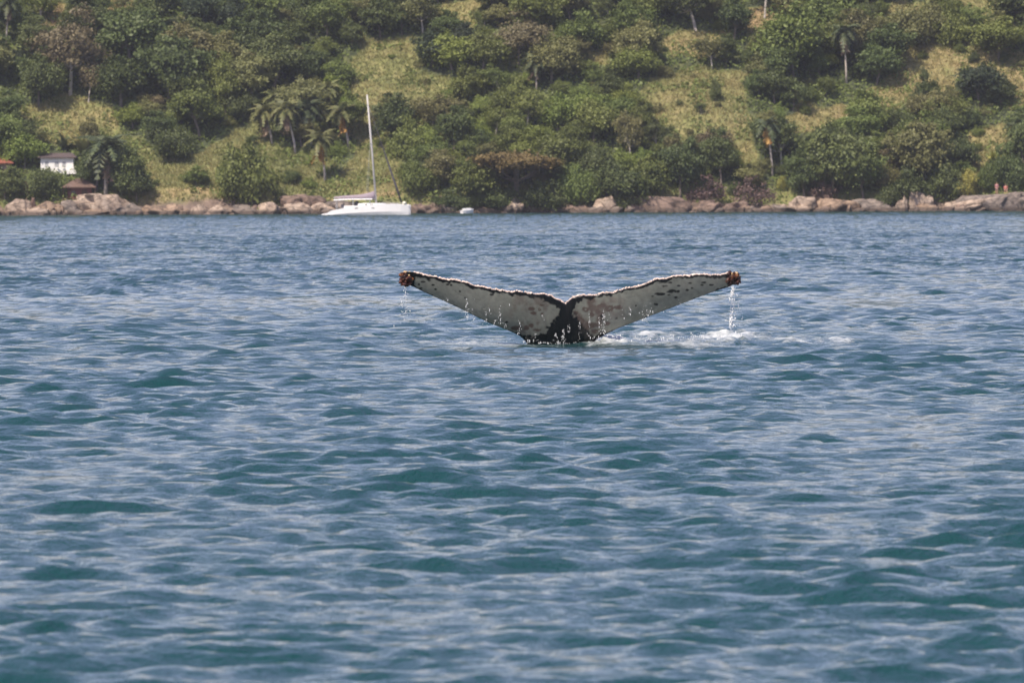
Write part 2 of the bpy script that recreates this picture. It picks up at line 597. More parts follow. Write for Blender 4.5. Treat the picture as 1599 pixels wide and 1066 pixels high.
def build_sea():
    ys, steps = [25.0], []
    while ys[-1] < 150:
        d = ys[-1]
        k = 0.0021 if d < 118 else 0.0028
        ys.append(d + d * k)
        steps.append(d * k)
    steps.append(steps[-1])
    pre = [-900, -500, -250, -100, -30, 0, 12, 18, 21]
    near = np.array(pre + ys)
    V1, F1, f1 = sea_sheet(near, np.array([1e3] * len(pre) + steps), np.array([0.0] * len(pre) + [min(1, max(0, (d - 25) / 2.0)) for d in ys]), 500, True)
    far = np.concatenate([np.arange(ys[-1] - 1.6, 420, 0.36), np.arange(420, 1096, 0.62), [1110, 1150, 1300, 1600]])
    st = np.where(far < 420, 0.25, 0.34)
    st[-4:] = 1e3
    fd = np.ones(len(far))
    fd[-4:] = 0
    V2, F2, f2 = sea_sheet(far, st, fd, 220, True)
    V2[:234, 2] -= 0.25                                      # first row tucked under the near sheet
    me = new_mesh('sea', np.concatenate([V1, V2]), np.concatenate([F1, F2 + len(V1)]), WATER, True)
    attr_point(me, 'foam', np.concatenate([f1, f2]))
    attr_point(me, 'unresolved', np.clip((np.concatenate([V1, V2])[:, 1] - 45) / 230.0, 0, 1))
    tag(link('sea', me), 'choppy blue green bay water with pale ripples', None, None, 'structure')


build_sea()

# ----------------------------------------------------------------------------------------------
# hill
# ----------------------------------------------------------------------------------------------
SHORE = 1085.0


def hill(x, y):
    x = np.asarray(x, float)
    y = np.asarray(y, float)
    s = y - SHORE - 1.6 * (noise2(x / 14.0, 0 * x + 3.3, 3) - 0.5) * 2
    z = np.where(s < 5, -0.55 + 0.33 * s, 1.1 + 0.70 * (s - 5))
    z = np.where(s > 5, z + 0.8 * np.clip((s - 5) / 2.5, 0, 1), z)
    top = 42.0
    z = np.where(z > top - 12, top - 12 + 12 * np.tanh((z - top + 12) / 12.0), z)
    w = np.clip((s - 6) / 12.0, 0, 1)
    z = z + w * (3.2 * (fbm2(x / 26.0, y / 22.0, 9, 3) - 0.5) * 2 + 1.6 * np.sin(x / 19.0 + 0.7))
    z = z + 1.0 * (fbm2(x / 2.2, y / 2.2, 51, 3) - 0.35) * np.clip(1 - np.abs(s - 3.0) / 3.0, 0, 1)
    z = z + 0.5 * (fbm2(x / 3.0, y / 3.0, 41, 3) - 0.5) * np.clip((s - 2) / 4, 0, 1)
    return np.maximum(z, -4.0)


def ground_at(px, py, off=0.0):
    """world point where the sight line through a picture point meets the hill"""
    r = ray(px, py)
    Ys = np.arange(1076.0, 1230.0, 0.2)
    P = CAM + r * Ys[:, None]
    hit = np.nonzero(P[:, 2] <= hill(P[:, 0], P[:, 1]) + off)[0]
    k = hit[0] if len(hit) else len(Ys) - 1
    return np.array([P[k, 0], P[k, 1], float(hill(P[k, 0], P[k, 1]))])


# grassy clearings, as outlines seen on the slope: (points, dryness)
CLEAR = [
    ([(55, 2), (115, 8), (110, 42), (60, 48)], 0.75), ([(165, -12), (245, -12), (235, 20), (170, 22)], 0.85),
    ([(25, 165), (95, 150), (175, 160), (180, 205), (110, 235), (30, 215)], 0.45),
    ([(175, 200), (250, 235), (330, 232), (400, 180), (440, 215), (480, 235), (520, 245), (520, 315), (200, 322), (200, 270)], 0.30),
    ([(552, 55), (640, 62), (662, 105), (715, 132), (665, 190), (622, 245), (655, 300), (560, 312), (520, 290), (560, 225), (545, 130)], 0.38),
    ([(672, 22), (705, 0), (755, 0), (742, 38), (690, 52)], 0.45),
    ([(1015, 125), (1090, 108), (1165, 120), (1180, 200), (1188, 262), (1150, 262), (1100, 232), (1030, 205), (985, 172)], 0.40),
    ([(1025, 55), (1080, 48), (1140, 52), (1132, 88), (1035, 88)], 0.6), ([(1150, 12), (1225, 15), (1215, 55), (1160, 58)], 0.85),
    ([(1350, 5), (1450, 0), (1440, 40), (1500, 70), (1700, 92), (1700, 172), (1570, 165), (1500, 100), (1478, 140), (1430, 165), (1330, 195), (1235, 205), (1240, 165), (1330, 165), (1400, 105), (1415, 55)], 0.58),
    ([(1470, -20), (1560, -20), (1580, 35), (1500, 40)], 0.5),
    ([(1500, 215), (1545, 195), (1610, 180), (1590, 235), (1540, 300), (1500, 290)], 0.55),
    ([(905, 75), (950, 78), (960, 100), (910, 100)], 0.45), ([(770, 75), (800, 75), (800, 100), (775, 100)], 0.5),
]


def inside(px, py, poly):
    px = np.asarray(px, float)
    py = np.asarray(py, float)
    r = np.zeros(px.shape, bool)
    n = len(poly)
    for i in range(n):
        (x1, y1), (x2, y2) = poly[i], poly[(i + 1) % n]
        if y1 == y2:
            continue
        c = ((y1 > py) != (y2 > py)) & (px < (x2 - x1) * (py - y1) / (y2 - y1) + x1)
        r ^= c
    return r


def openness(P):
    """1 where the slope is open grass, and how dry that grass is"""
    px, py = project(P)
    px = px + (noise2(P[..., 0] / 2.5, P[..., 1] / 2.5, 61) - 0.5) * 26
    py = py + (noise2(P[..., 0] / 2.5, P[..., 1] / 2.5, 62) - 0.5) * 18
    o = np.zeros(px.shape)
    d = np.full(px.shape, 0.0)
    for poly, dry in CLEAR:
        m = inside(px, py, poly)
        o[m] = 1
        d[m] = dry
    return o, d


def build_hill():
    xs = np.concatenate([[-900, -600, -400, -250, -160, -125], np.arange(-105, 105.1, 0.7), [125, 160, 250, 400, 600, 900]])
    ys = np.concatenate([np.arange(1076, 1150, 0.7), np.arange(1150, 1200, 3.0), [1210, 1230, 1260, 1300, 1400, 1550]])
    X, Y = np.meshgrid(xs, ys)
    Z = hill(X, Y)
    V = np.stack([X, Y, Z], -1)
    o, d = openness(V)
    s = Y - SHORE
    d = d + np.where((s > 3.5) & (s < 7.5), 0.35, 0)
    r, c = X.shape
    idx = np.arange(r * c).reshape(r, c)
    Fq = np.stack([idx[:-1, :-1], idx[:-1, 1:], idx[1:, 1:], idx[1:, :-1]], -1).reshape(-1, 4)
    me = new_mesh('hillside', V.reshape(-1, 3), Fq, GROUND, True)
    attr_point(me, 'dry', d)
    attr_point(me, 'rock', np.clip((6.0 - s + 3 * (fbm2(X / 3, Y / 3, 52, 3) - 0.5)) / 1.0, 0, 1))
    tag(link('hillside', me), 'steep coastal hillside of grass and bare soil', None, None, 'structure')


build_hill()


def blades(P, hmin, hmax, wid, seed, per=3, lean=0.5):
    """tufts of narrow three-cornered blades at the points P"""
    r = RS(seed)
    n = len(P)
    B = np.repeat(P, per, 0)
    m = len(B)
    B = B + np.stack([r.normal(0, 0.12, m), r.normal(0, 0.12, m), np.zeros(m)], 1)
    a = r.uniform(0, math.pi, m)
    w = wid * r.uniform(0.6, 1.3, m)
    h = r.uniform(hmin, hmax, m)
    t = np.stack([np.cos(a) * w, np.sin(a) * w, np.zeros(m)], 1)
    up = np.stack([r.normal(0, lean, m) * h, r.normal(0, lean, m) * h, h], 1)
    V = np.stack([B - t, B + t, B + up], 1).reshape(-1, 3)
    Fc = np.arange(3 * m).reshape(-1, 3)
    return V, Fc, m


def build_ground_cover():
    r = RS(5)
    n = 210000
    x = r.uniform(-90, 90, n)
    y = SHORE + 5 + 52 * r.uniform(0, 1, n)
    P = np.stack([x, y, hill(x, y)], 1)
    o, d = openness(P)
    keep = (o > 0) & (r.uniform(0, 1, n) < 0.85)
    G = P[keep]
    dd = d[keep]
    V, Fc, m = blades(G - np.array([0, 0, 0.05]), 0.18, 0.5, 0.07, 6)
    me = new_mesh('grass', V, Fc, GRASS)
    tone = np.repeat(np.clip(np.repeat(dd, 3) + 0.55 * (fbm2(np.repeat(G[:, 0], 3) / 4.0, np.repeat(G[:, 1], 3) / 4.0, 8, 4) - 0.5) * 2.2 + r.normal(0, 0.12, m), 0, 1), 3)
    attr_point(me, 'tone', tone)
    tag(link('grass', me), 'dry yellow green grass in the hillside clearings', 'grass', None, 'stuff')
    # low tangled undergrowth below the trees
    scrub = fbm2(P[:, 0] / 3.0, P[:, 1] / 3.0, 88, 3)
    keep = ((o == 0) & (r.uniform(0, 1, n) < 0.52)) | ((o > 0) & (scrub > 0.58) & (r.uniform(0, 1, n) < 0.5))
    G = P[keep]
    k = len(G)
    hgt = np.clip(fbm2(G[:, 0] / 1.8, G[:, 1] / 1.8, 19, 2) * 2.8 - 0.6, 0.1, 2.2) * r.uniform(0.2, 1, k)
    hgt = np.where(o[keep] > 0, hgt * 0.4, hgt)
    C = G + np.stack([0 * hgt, 0 * hgt, hgt], 1)
    V, Fc = leaf_quads(C, r.normal(0, 1, (k, 3)) + np.array([0, -0.6, 0.9]), 0.27, r)
    me = new_mesh('undergrowth', V, Fc, LEAF['mid'])
    attr_point(me, 'tone', np.repeat(np.clip(fbm2(G[:, 0] / 3, G[:, 1] / 3, 23, 2) + r.normal(0, 0.15, k), 0, 1), 4))
    tag(link('undergrowth', me), 'tangled green undergrowth covering the wooded slope', 'undergrowth', None, 'stuff')


def leaf_quads(C, Nn, size, r):
    """one small bent leaf-spray per point: quads with random shape"""
    n = len(C)
    Nn = Nn / (np.linalg.norm(Nn, axis=1, keepdims=True) + 1e-9)
    t = np.cross(Nn, r.normal(0, 1, (n, 3)))
    t /= np.linalg.norm(t, axis=1, keepdims=True) + 1e-9
    b = np.cross(Nn, t)
    s = size * r.uniform(0.5, 1.25, (n, 1))
    q = r.uniform(0.35, 0.8, (n, 1))
    V = np.stack([C - t * s, C - b * s * q + Nn * s * 0.15, C + t * s, C + b * s * q - Nn * s * 0.15], 1).reshape(-1, 3)
    return V, np.arange(4 * n).reshape(-1, 4)


build_ground_cover()

# ----------------------------------------------------------------------------------------------
# trees
# ----------------------------------------------------------------------------------------------
def crown_mesh(name, seed, lobes, n, size, fill=0.35, rag=0.36):
    """leaf sprays gathered in clumps over the lobes' upper shells; gaps stay open between clumps"""
    r = RS(seed)
    L_ = np.array(lobes, float)
    wt = (L_[:, 3] * L_[:, 4] + L_[:, 3] * L_[:, 5])
    wt = wt / wt.sum()
    ncl = max(30, n // 26)
    li = r.choice(len(L_), ncl, p=wt)
    d = r.normal(0, 1, (ncl, 3))
    d[:, 2] = d[:, 2] * 0.9 + 0.25
    d /= np.linalg.norm(d, axis=1, keepdims=True)
    rad = np.where(r.uniform(0, 1, ncl) < fill, r.uniform(0.35, 0.9, ncl), r.uniform(0.85, 1.12, ncl))
    cc = L_[li, :3] + d * rad[:, None] * L_[li, 3:6]
    ctone = r.uniform(0, 1, ncl)
    csz = r.uniform(0.6, 1.3, ncl)
    ci = r.randint(0, ncl, n)
    spread = r.normal(0, 1, (n, 3)) * np.array([1, 1, 0.55]) * (rag * csz[ci] * L_[li[ci], 3] ** 0.5)[:, None]
    C = cc[ci] + spread
    Nn = d[ci] * 0.9 + r.normal(0, 0.6, (n, 3)) + np.array([0, 0, 0.35])
    V, Fc = leaf_quads(C, Nn, size, r)
    me = new_mesh(name, V, Fc, LEAF['mid'])
    attr_point(me, 'tone', np.repeat(np.clip(0.6 * ctone[ci] + 0.4 * r.uniform(0, 1, n), 0, 1), 4))
    return me


def trunk_mesh(name, seed, h, r0, limbs, mat=BARK):
    r = RS(seed)
    m = MB()
    bend = r.normal(0, 0.12, 2) * h
    top = np.array([bend[0], bend[1], h])
    m.tube([(0, 0, -0.8), (bend[0] * 0.2, bend[1] * 0.2, h * 0.3), (bend[0] * 0.55, bend[1] * 0.55, h * 0.65), tuple(top)], [r0 * 1.25, r0, r0 * 0.85, r0 * 0.6], 7)
    for (cx, cy, cz) in limbs:
        s = np.array([bend[0] * 0.5, bend[1] * 0.5, h * 0.6])
        e = np.array([cx, cy, cz])
        mid = s * 0.45 + e * 0.55 + np.array([0, 0, -0.12 * np.linalg.norm(e - s)])
        m.tube([s, mid, e], [r0 * 0.5, r0 * 0.32, r0 * 0.1], 5)
        for q in range(2):
            o = e + r.normal(0, 0.5, 3) + np.array([0, 0, 0.5])
            m.tube([mid, (mid + o) / 2 + r.normal(0, 0.1, 3), o], [r0 * 0.22, r0 * 0.14, r0 * 0.05], 4)
    return m.mesh(name, mat)


def round_lobes(seed, n, R, h, flat=0.75):
    r = RS(seed)
    L_ = [(0, 0, h, R * 0.72, R * 0.72, R * flat * 0.8)]
    for k in range(n):
        a = 2 * math.pi * (k + r.uniform(-0.3, 0.3)) / n
        q = R * r.uniform(0.35, 0.74)
        s = R * r.uniform(0.28, 0.56)
        L_.append((math.cos(a) * q, math.sin(a) * q, h + R * flat * r.uniform(-0.55, 0.7), s, s, s * r.uniform(0.6, 0.95)))
    for k in range(5):                                    # stray sprays that break the outline
        a = r.uniform(0, 6.28)
        q = R * r.uniform(0.75, 1.1)
        s = R * r.uniform(0.14, 0.26)
        L_.append((math.cos(a) * q, math.sin(a) * q, h + R * flat * r.uniform(-0.5, 0.6), s * 1.3, s * 1.3, s * 0.7))
    for k in range(3):
        a = r.uniform(0, 6.28)
        s = R * r.uniform(0.14, 0.24)
        L_.append((math.cos(a) * R * 0.35, math.sin(a) * R * 0.35, h + R * flat * r.uniform(0.85, 1.25), s, s, s))
    return L_


PROTO = {}


def proto(key, seed, lobes, n, size, trunk_h, trunk_r, fill=0.35, rag=0.36):
    limbs = [(l[0], l[1], l[2] - 0.2 * l[5]) for l in lobes[1:7]]
    PROTO[key] = (crown_mesh('crown_' + key, seed, lobes, n, size, fill, rag), trunk_mesh('trunk_' + key, seed, trunk_h, trunk_r, limbs),
                  trunk_mesh('trunk_pale_' + key, seed, trunk_h, trunk_r, limbs, BARK_PALE))


# prototypes are about 6 m across; crown centre at 3.4 m (round), 2.2 m (bush), 4.6 m (tall)
for k in range(4):
    proto('round%d' % k, 100 + k, round_lobes(100 + k, 7 + k, 3.0, 3.5, 0.72), 9000, 0.19, 3.4, 0.17, 0.4, 0.36 + 0.05 * k)
for k in range(3):
    proto('tall%d' % k, 120 + k, round_lobes(120 + k, 8, 2.6, 4.8, 1.05), 9000, 0.19, 4.6, 0.18, 0.4, 0.38 + 0.06 * k)
for k in range(3):
    proto('bush%d' % k, 140 + k, [(l[0], l[1], max(l[2], 0.9), l[3], l[4], l[5]) for l in round_lobes(140 + k, 8, 2.9, 1.7, 0.62)], 8500, 0.18, 1.4, 0.12, 0.4, 0.38 + 0.06 * k)
for k in range(2):
    proto('loose%d' % k, 160 + k, round_lobes(160 + k, 9, 3.0, 4.0, 0.8), 4200, 0.18, 3.9, 0.15, 0.5, 0.36)
flat = [(0, 0, 4.3, 2.2, 2.0, 0.5)] + [(2.6 * math.cos(a), 2.1 * math.sin(a), 4.0 + 0.6 * math.sin(3 * a), 1.5, 1.3, 0.36) for a in (0.2, 1.2, 2.3, 3.3, 4.2, 5.2)]
proto('flat0', 180, flat, 6500, 0.18, 3.9, 0.2, 0.3, 0.24)
thin = round_lobes(190, 7, 2.8, 1.5, 0.55)
proto('twig0', 190, thin, 1500, 0.17, 1.4, 0.08, 0.6, 0.4)

KIND_CAT = {'round': 'tree', 'tall': 'tree', 'bush': 'shrub', 'loose': 'tree', 'flat': 'tree', 'twig': 'shrub'}
KIND_NAME = {'round': 'broadleaf_tree', 'tall': 'tall_tree', 'bush': 'shrub', 'loose': 'open_crowned_tree', 'flat': 'flat_topped_tree', 'twig': 'dry_shrub'}


rng2 = random.Random(77)


def plant(key, tint, base, width, height=None, rot=0.0, pale=False):
    """one tree or shrub: an Empty at its foot with crown and trunk; width and height in metres"""
    crown, tr, trp = PROTO[key]
    kind = key.rstrip('0123456789')
    natw = {'round': 6.2, 'tall': 5.4, 'bush': 6.0, 'loose': 6.2, 'flat': 7.6, 'twig': 5.8}[kind]
    nath = {'round': 5.8, 'tall': 7.6, 'bush': 3.6, 'loose': 6.4, 'flat': 4.9, 'twig': 3.2}[kind]
    sx = width / natw
    sz = sx if height is None else height / nath
    v_ = rng2.uniform(0.82, 1.2)
    e = link(KIND_NAME[kind], None, None, base, (rng2.uniform(-0.13, 0.13), rng2.uniform(-0.13, 0.13), rot), (sx * v_, sx / v_, sz))
    c = link('crown', crown, e)
    c.material_slots[0].link = 'OBJECT'
    c.material_slots[0].material = LEAF[tint]
    link('trunk', trp if pale else tr, e)
    return e


PXM = F_PX / (SHORE + 20)
rng = random.Random(3)
TAKEN = []      # crown footprints already used (x, y, radius)


def tree_px(px, ytop, ybase, wpx, key, tint, label, pale=False, rot=None):
    b = ground_at(px, ybase)
    sc = F_PX / b[1]
    h = (ybase - ytop) / sc
    e = plant(key, tint, b - np.array([0, 0, 0.15]), wpx / sc, h, rng.uniform(0, 6.28) if rot is None else rot, pale)
    kind = key.rstrip('0123456789')
    tag(e, label, KIND_CAT[kind])
    TAKEN.append((b[0], b[1], 0.42 * wpx / sc))
    return e


# the trees and shrubs that stand out: (x, top, foot, width) in picture points
tree_px(676, 52, 104, 62, 'round0', 'deep', 'very dark round tree on the left edge of the grassy ridge')
tree_px(728, 38, 88, 36, 'tall0', 'deep', 'narrow very dark tree just right of the yellow grass notch')
tree_px(1530, 104, 164, 72, 'round1', 'deep', 'lone glossy dark tree standing on the tan slope at right')
tree_px(1447, 118, 165, 42, 'bush0', 'dark', 'small green bush left of the lone dark tree')
tree_px(1375, 42, 104, 92, 'round2', 'dark', 'dark green tree right of the skirted palm')
tree_px(1330, 30, 78, 50, 'round3', 'dark', 'dark tree crown behind the skirted palm head')
tree_px(1240, 15, 122, 112, 'round3', 'mid', 'large spreading bright green tree left of the skirted palm')
tree_px(1127, 208, 295, 50, 'tall1', 'dark', 'dense dark green tree below the tan clearing')
tree_px(387, 240, 318, 80, 'bush1', 'mid', 'big rounded green bush on the grassy slope left of the catamaran')
tree_px(808, 240, 322, 165, 'flat0', 'rust', 'wide flat topped tree with orange tinged crown above the shore')
tree_px(735, 250, 322, 85, 'round1', 'mid', 'green tree hanging over the rocks beside the dinghy')
tree_px(38, 212, 264, 56, 'round0', 'bright', 'bright green tree left of the white house')
tree_px(72, 272, 314, 50, 'bush2', 'dark', 'dark bush in front of the white house')
tree_px(8, 262, 318, 46, 'round2', 'dark', 'dark tree in the left corner below the red roof')
tree_px(1442, 196, 290, 96, 'round0', 'olive', 'grey olive tree with wide crown above the split rocks')
tree_px(1298, 205, 312, 96, 'round1', 'dark', 'broad dark tree right of the leaning palm trunk')
tree_px(1350, 228, 316, 80, 'round2', 'mid', 'mid green tree above the bright boulders')
tree_px(1256, 242, 316, 54, 'tall2', 'dark', 'dark tree directly right of the leaning palm foot')
tree_px(1420, 270, 320, 70, 'bush0', 'dark', 'dark shrub overhanging the notch between two rocks')
tree_px(1478, 262, 312, 56, 'bush1', 'dark', 'low dark shrub behind the split rocks')
tree_px(960, 258, 324, 86, 'round3', 'dark', 'rounded dark green tree over the reddish ledge')
tree_px(905, 266, 322, 60, 'bush2', 'mid', 'green shrub right of the flat topped tree')
tree_px(1015, 248, 318, 70, 'round0', 'mid', 'green tree beside the long reddish ledge')
tree_px(1062, 222, 312, 66, 'round2', 'dark', 'shadowy tree between the clearing and the reddish ledge')
tree_px(880, 215, 300, 70, 'tall2', 'mid', 'leaning green tree behind the flat topped crown')
tree_px(110, 32, 150, 92, 'loose0', 'brown', 'brownish tree with thin crown on pale trunks', True)
tree_px(138, 95, 160, 40, 'loose1', 'brown', 'slim brownish tree with a pale split trunk', True)
tree_px(205, 15, 112, 96, 'round1', 'dark', 'big grey green tree high in the left wood')
tree_px(262, 62, 160, 96, 'round0', 'dark', 'wide dark tree in the middle of the left wood')
tree_px(190, 95, 170, 78, 'round3', 'dark', 'dark tree right of the slim pale trunked tree')
tree_px(345, 52, 130, 50, 'tall0', 'olive', 'tall olive tree column in the left wood')
tree_px(352, 90, 182, 44, 'tall2', 'mid', 'slender ivy covered tree below the olive column')
tree_px(300, 120, 178, 80, 'round2', 'dark', 'dark tree casting deep shade above the pale slope')
tree_px(60, 90, 168, 62, 'round3', 'dark', 'dark tree left of the brownish thin crown')
tree_px(810, 28, 100, 80, 'loose0', 'brown', 'brown leaved tree in the upper middle wood')
tree_px(925, 145, 200, 56, 'round1', 'bright', 'bright green tree in the middle of the wood')
tree_px(872, 150, 214, 60, 'round3', 'bright', 'bright leafy tree above the flat topped crown')
tree_px(985, 172, 260, 44, 'loose1', 'olive', 'thin olive tree with pale trunk under the tan clearing', True)
tree_px(1087, -40, 48, 92, 'loose0', 'dark', 'tree with thick pale forked trunk at the top edge', True)
tree_px(1194, -75, 30, 60, 'loose1', 'olive', 'very tall bare white trunk at the top edge', True)
tree_px(1105, 282, 322, 62, 'twig0', 'dry', 'reddish brown dry shrub above the reddish ledge')
tree_px(1178, 284, 325, 60, 'twig0', 'dry', 'purple brown dry shrub below the leaning palm')
tree_px(1285, 288, 318, 50, 'twig0', 'dry', 'bare brown twigs behind the brightest boulder')
tree_px(1220, 278, 298, 14, 'bush1', 'yellow', 'small yellow flowering bush right of the leaning palm foot')
tree_px(1512, 272, 310, 34, 'bush2', 'yellow', 'yellow green bush left of the two people')
tree_px(1575, 232, 292, 52, 'bush0', 'dark', 'dark shrub behind the two people')
tree_px(1600, 190, 270, 60, 'round1', 'dark', 'dark tree at the right edge above the people')
tree_px(1545, 262, 296, 40, 'bush1', 'mid', 'green bush just above the two people')
tree_px(1440, 18, 70, 70, 'bush2', 'olive', 'grey green thicket at the top of the tan slope')
tree_px(1490, 10, 66, 60, 'bush0', 'mid', 'green thicket right of the grey one on the tan slope')
tree_px(1560, 30, 92, 84, 'round2', 'mid', 'pale green tree in the upper right corner')
tree_px(1600, -20, 45, 90, 'round0', 'dark', 'dark tree in the extreme upper right corner')
tree_px(1520, 82, 98, 16, 'bush1', 'dark', 'tiny dark bush alone on the tan slope')
tree_px(1568, 82, 98, 15, 'bush2', 'dark', 'tiny dark bush near the right edge of tan slope')
tree_px(1440, 80, 92, 16, 'bush0', 'mid', 'tiny green bush in the middle of tan slope')
tree_px(1495, 48, 64, 20, 'bush0', 'olive', 'tiny olive bush at the head of the tan slope')
tree_px(1119, 128, 158, 18, 'bush1', 'dark', 'tiny dark bush inside the tan clearing')
tree_px(455, 268, 284, 30, 'bush2', 'dark', 'small dark bush on the grass left of catamaran stern')
tree_px(415, 302, 325, 22, 'bush1', 'olive', 'small grey bush at the foot of grassy bank')
tree_px(305, 262, 285, 46, 'bush0', 'mid', 'small green bush on the slope above the pale rocks')
tree_px(275, 205, 250, 56, 'bush2', 'dark', 'dark bush above the pale grass slope')
tree_px(245, 178, 225, 40, 'tall1', 'dark', 'dark pointed tree above the pale grass slope')
tree_px(150, 236, 300, 46, 'tall0', 'dark', 'dark tree filling in behind the big shore palm')
tree_px(190, 232, 306, 62, 'round0', 'dark', 'dark tree touching the right of the big shore palm')
tree_px(214, 268, 316, 60, 'round3', 'dark', 'dark tree right of the big shore palm')
tree_px(140, 250, 284, 40, 'bush1', 'dark', 'dark shrub between the white house and the big palm')
tree_px(750, 292, 324, 60, 'bush1', 'dark', 'dark shrub hanging low above the dinghy')
tree_px(640, 190, 246, 60, 'bush0', 'mid', 'green bush right of the catamaran mast')
tree_px(655, 258, 300, 60, 'bush2', 'mid', 'green bush above the catamaran bow')
tree_px(610, 160, 192, 50, 'bush1', 'olive', 'low olive bush behind the catamaran mast')

tree_px(706, 298, 328, 56, 'bush0', 'dark', 'dark shrub drooping over the rocks left of the dinghy')
tree_px(772, 294, 328, 66, 'bush2', 'dark', 'dark shrub drooping over the rocks right of the dinghy')
tree_px(850, 288, 329, 62, 'bush1', 'dark', 'dark shrub in the deep shade under the flat topped crown')
tree_px(985, 300, 327, 56, 'bush0', 'dark', 'dark shrub drooping over the left of the reddish ledge')
tree_px(1390, 296, 326, 46, 'bush2', 'dark', 'dark shrub filling the shaded notch')

# the rest of the wood: a jittered spread over the slope, leaving the clearings open
MARKS = [('the white house', 92, 255), ('the brown hut', 125, 295), ('the big shore palm', 165, 250), ('the left grassy bank', 300, 280), ('the palm cluster', 455, 190),
         ('the catamaran mast', 580, 200), ('the grassy ridge', 620, 110), ('the yellow grass notch', 715, 25), ('the flat topped tree', 845, 265), ('the small middle palm', 836, 120),
         ('the tan clearing', 1090, 165), ('the upper tan patch', 1080, 68), ('the pale forked trunk', 1087, 20), ('the white trunk', 1194, 15), ('the leaning palm', 1203, 240),
         ('the skirted palm', 1320, 90), ('the bright boulders', 1270, 315), ('the tan slope', 1470, 90), ('the lone dark tree', 1530, 140), ('the two people', 1560, 292),
         ('the dinghy', 730, 326), ('the reddish ledge', 1040, 318), ('the brownish tree', 110, 90), ('the olive tree column', 345, 80), ('the red roof', 8, 252),
         ('the split rocks', 1440, 312), ('the bright middle trees', 900, 175)]
ADJ = {'deep': 'very dark', 'dark': 'dark green', 'mid': 'mid green', 'bright': 'bright green', 'olive': 'olive', 'brown': 'brownish', 'rust': 'orange tinged', 'dry': 'dry brown'}


def where(px, py):
    nm, mx_, my_ = min(MARKS, key=lambda m: math.hypot((m[1] - px), 1.4 * (m[2] - py)))
    dx, dy = px - mx_, py - my_
    if abs(dx) > 1.3 * abs(dy):
        return ('left of ' if dx < 0 else 'right of ') + nm
    return ('above ' if dy < 0 else 'below ') + nm


def tint_at(px, py, u):
    """which greens grow where on the slope"""
    if px < 480 and py < 190:
        t = [('dark', 0.5), ('deep', 0.1), ('mid', 0.18), ('olive', 0.18), ('brown', 0.04)]
    elif px < 480:
        t = [('dark', 0.35), ('mid', 0.35), ('olive', 0.2), ('bright', 0.1)]
    elif px < 680 and py < 150:
        t = [('mid', 0.4), ('dark', 0.25), ('olive', 0.25), ('bright', 0.1)]
    elif px < 1010:
        t = [('mid', 0.42), ('bright', 0.25), ('dark', 0.2), ('olive', 0.13)] if py > 90 else [('dark', 0.5), ('mid', 0.35), ('olive', 0.15)]
    elif px < 1420:
        t = [('dark', 0.4), ('mid', 0.25), ('olive', 0.32), ('brown', 0.03)]
    else:
        t = [('mid', 0.3), ('olive', 0.35), ('dark', 0.35)]
    s = 0
    for k, w in t:
        s += w
        if u < s:
            return k
    return t[0][0]


KEEP_OUT = [(1178, 1212, -20, 34), (1194, 1214, 222, 280), (1310, 1330, 72, 130), (452, 470, 190, 242), (416, 432, 186, 226), (496, 516, 236, 286), (538, 552, 190, 236), (1070, 1102, -5, 48), (828, 846, 108, 142), (2, 18, 25, 80),
            (30, 128, 236, 276), (95, 152, 276, 316), (15, 55, 282, 306), (-20, 24, 246, 262)]   # sight of the houses


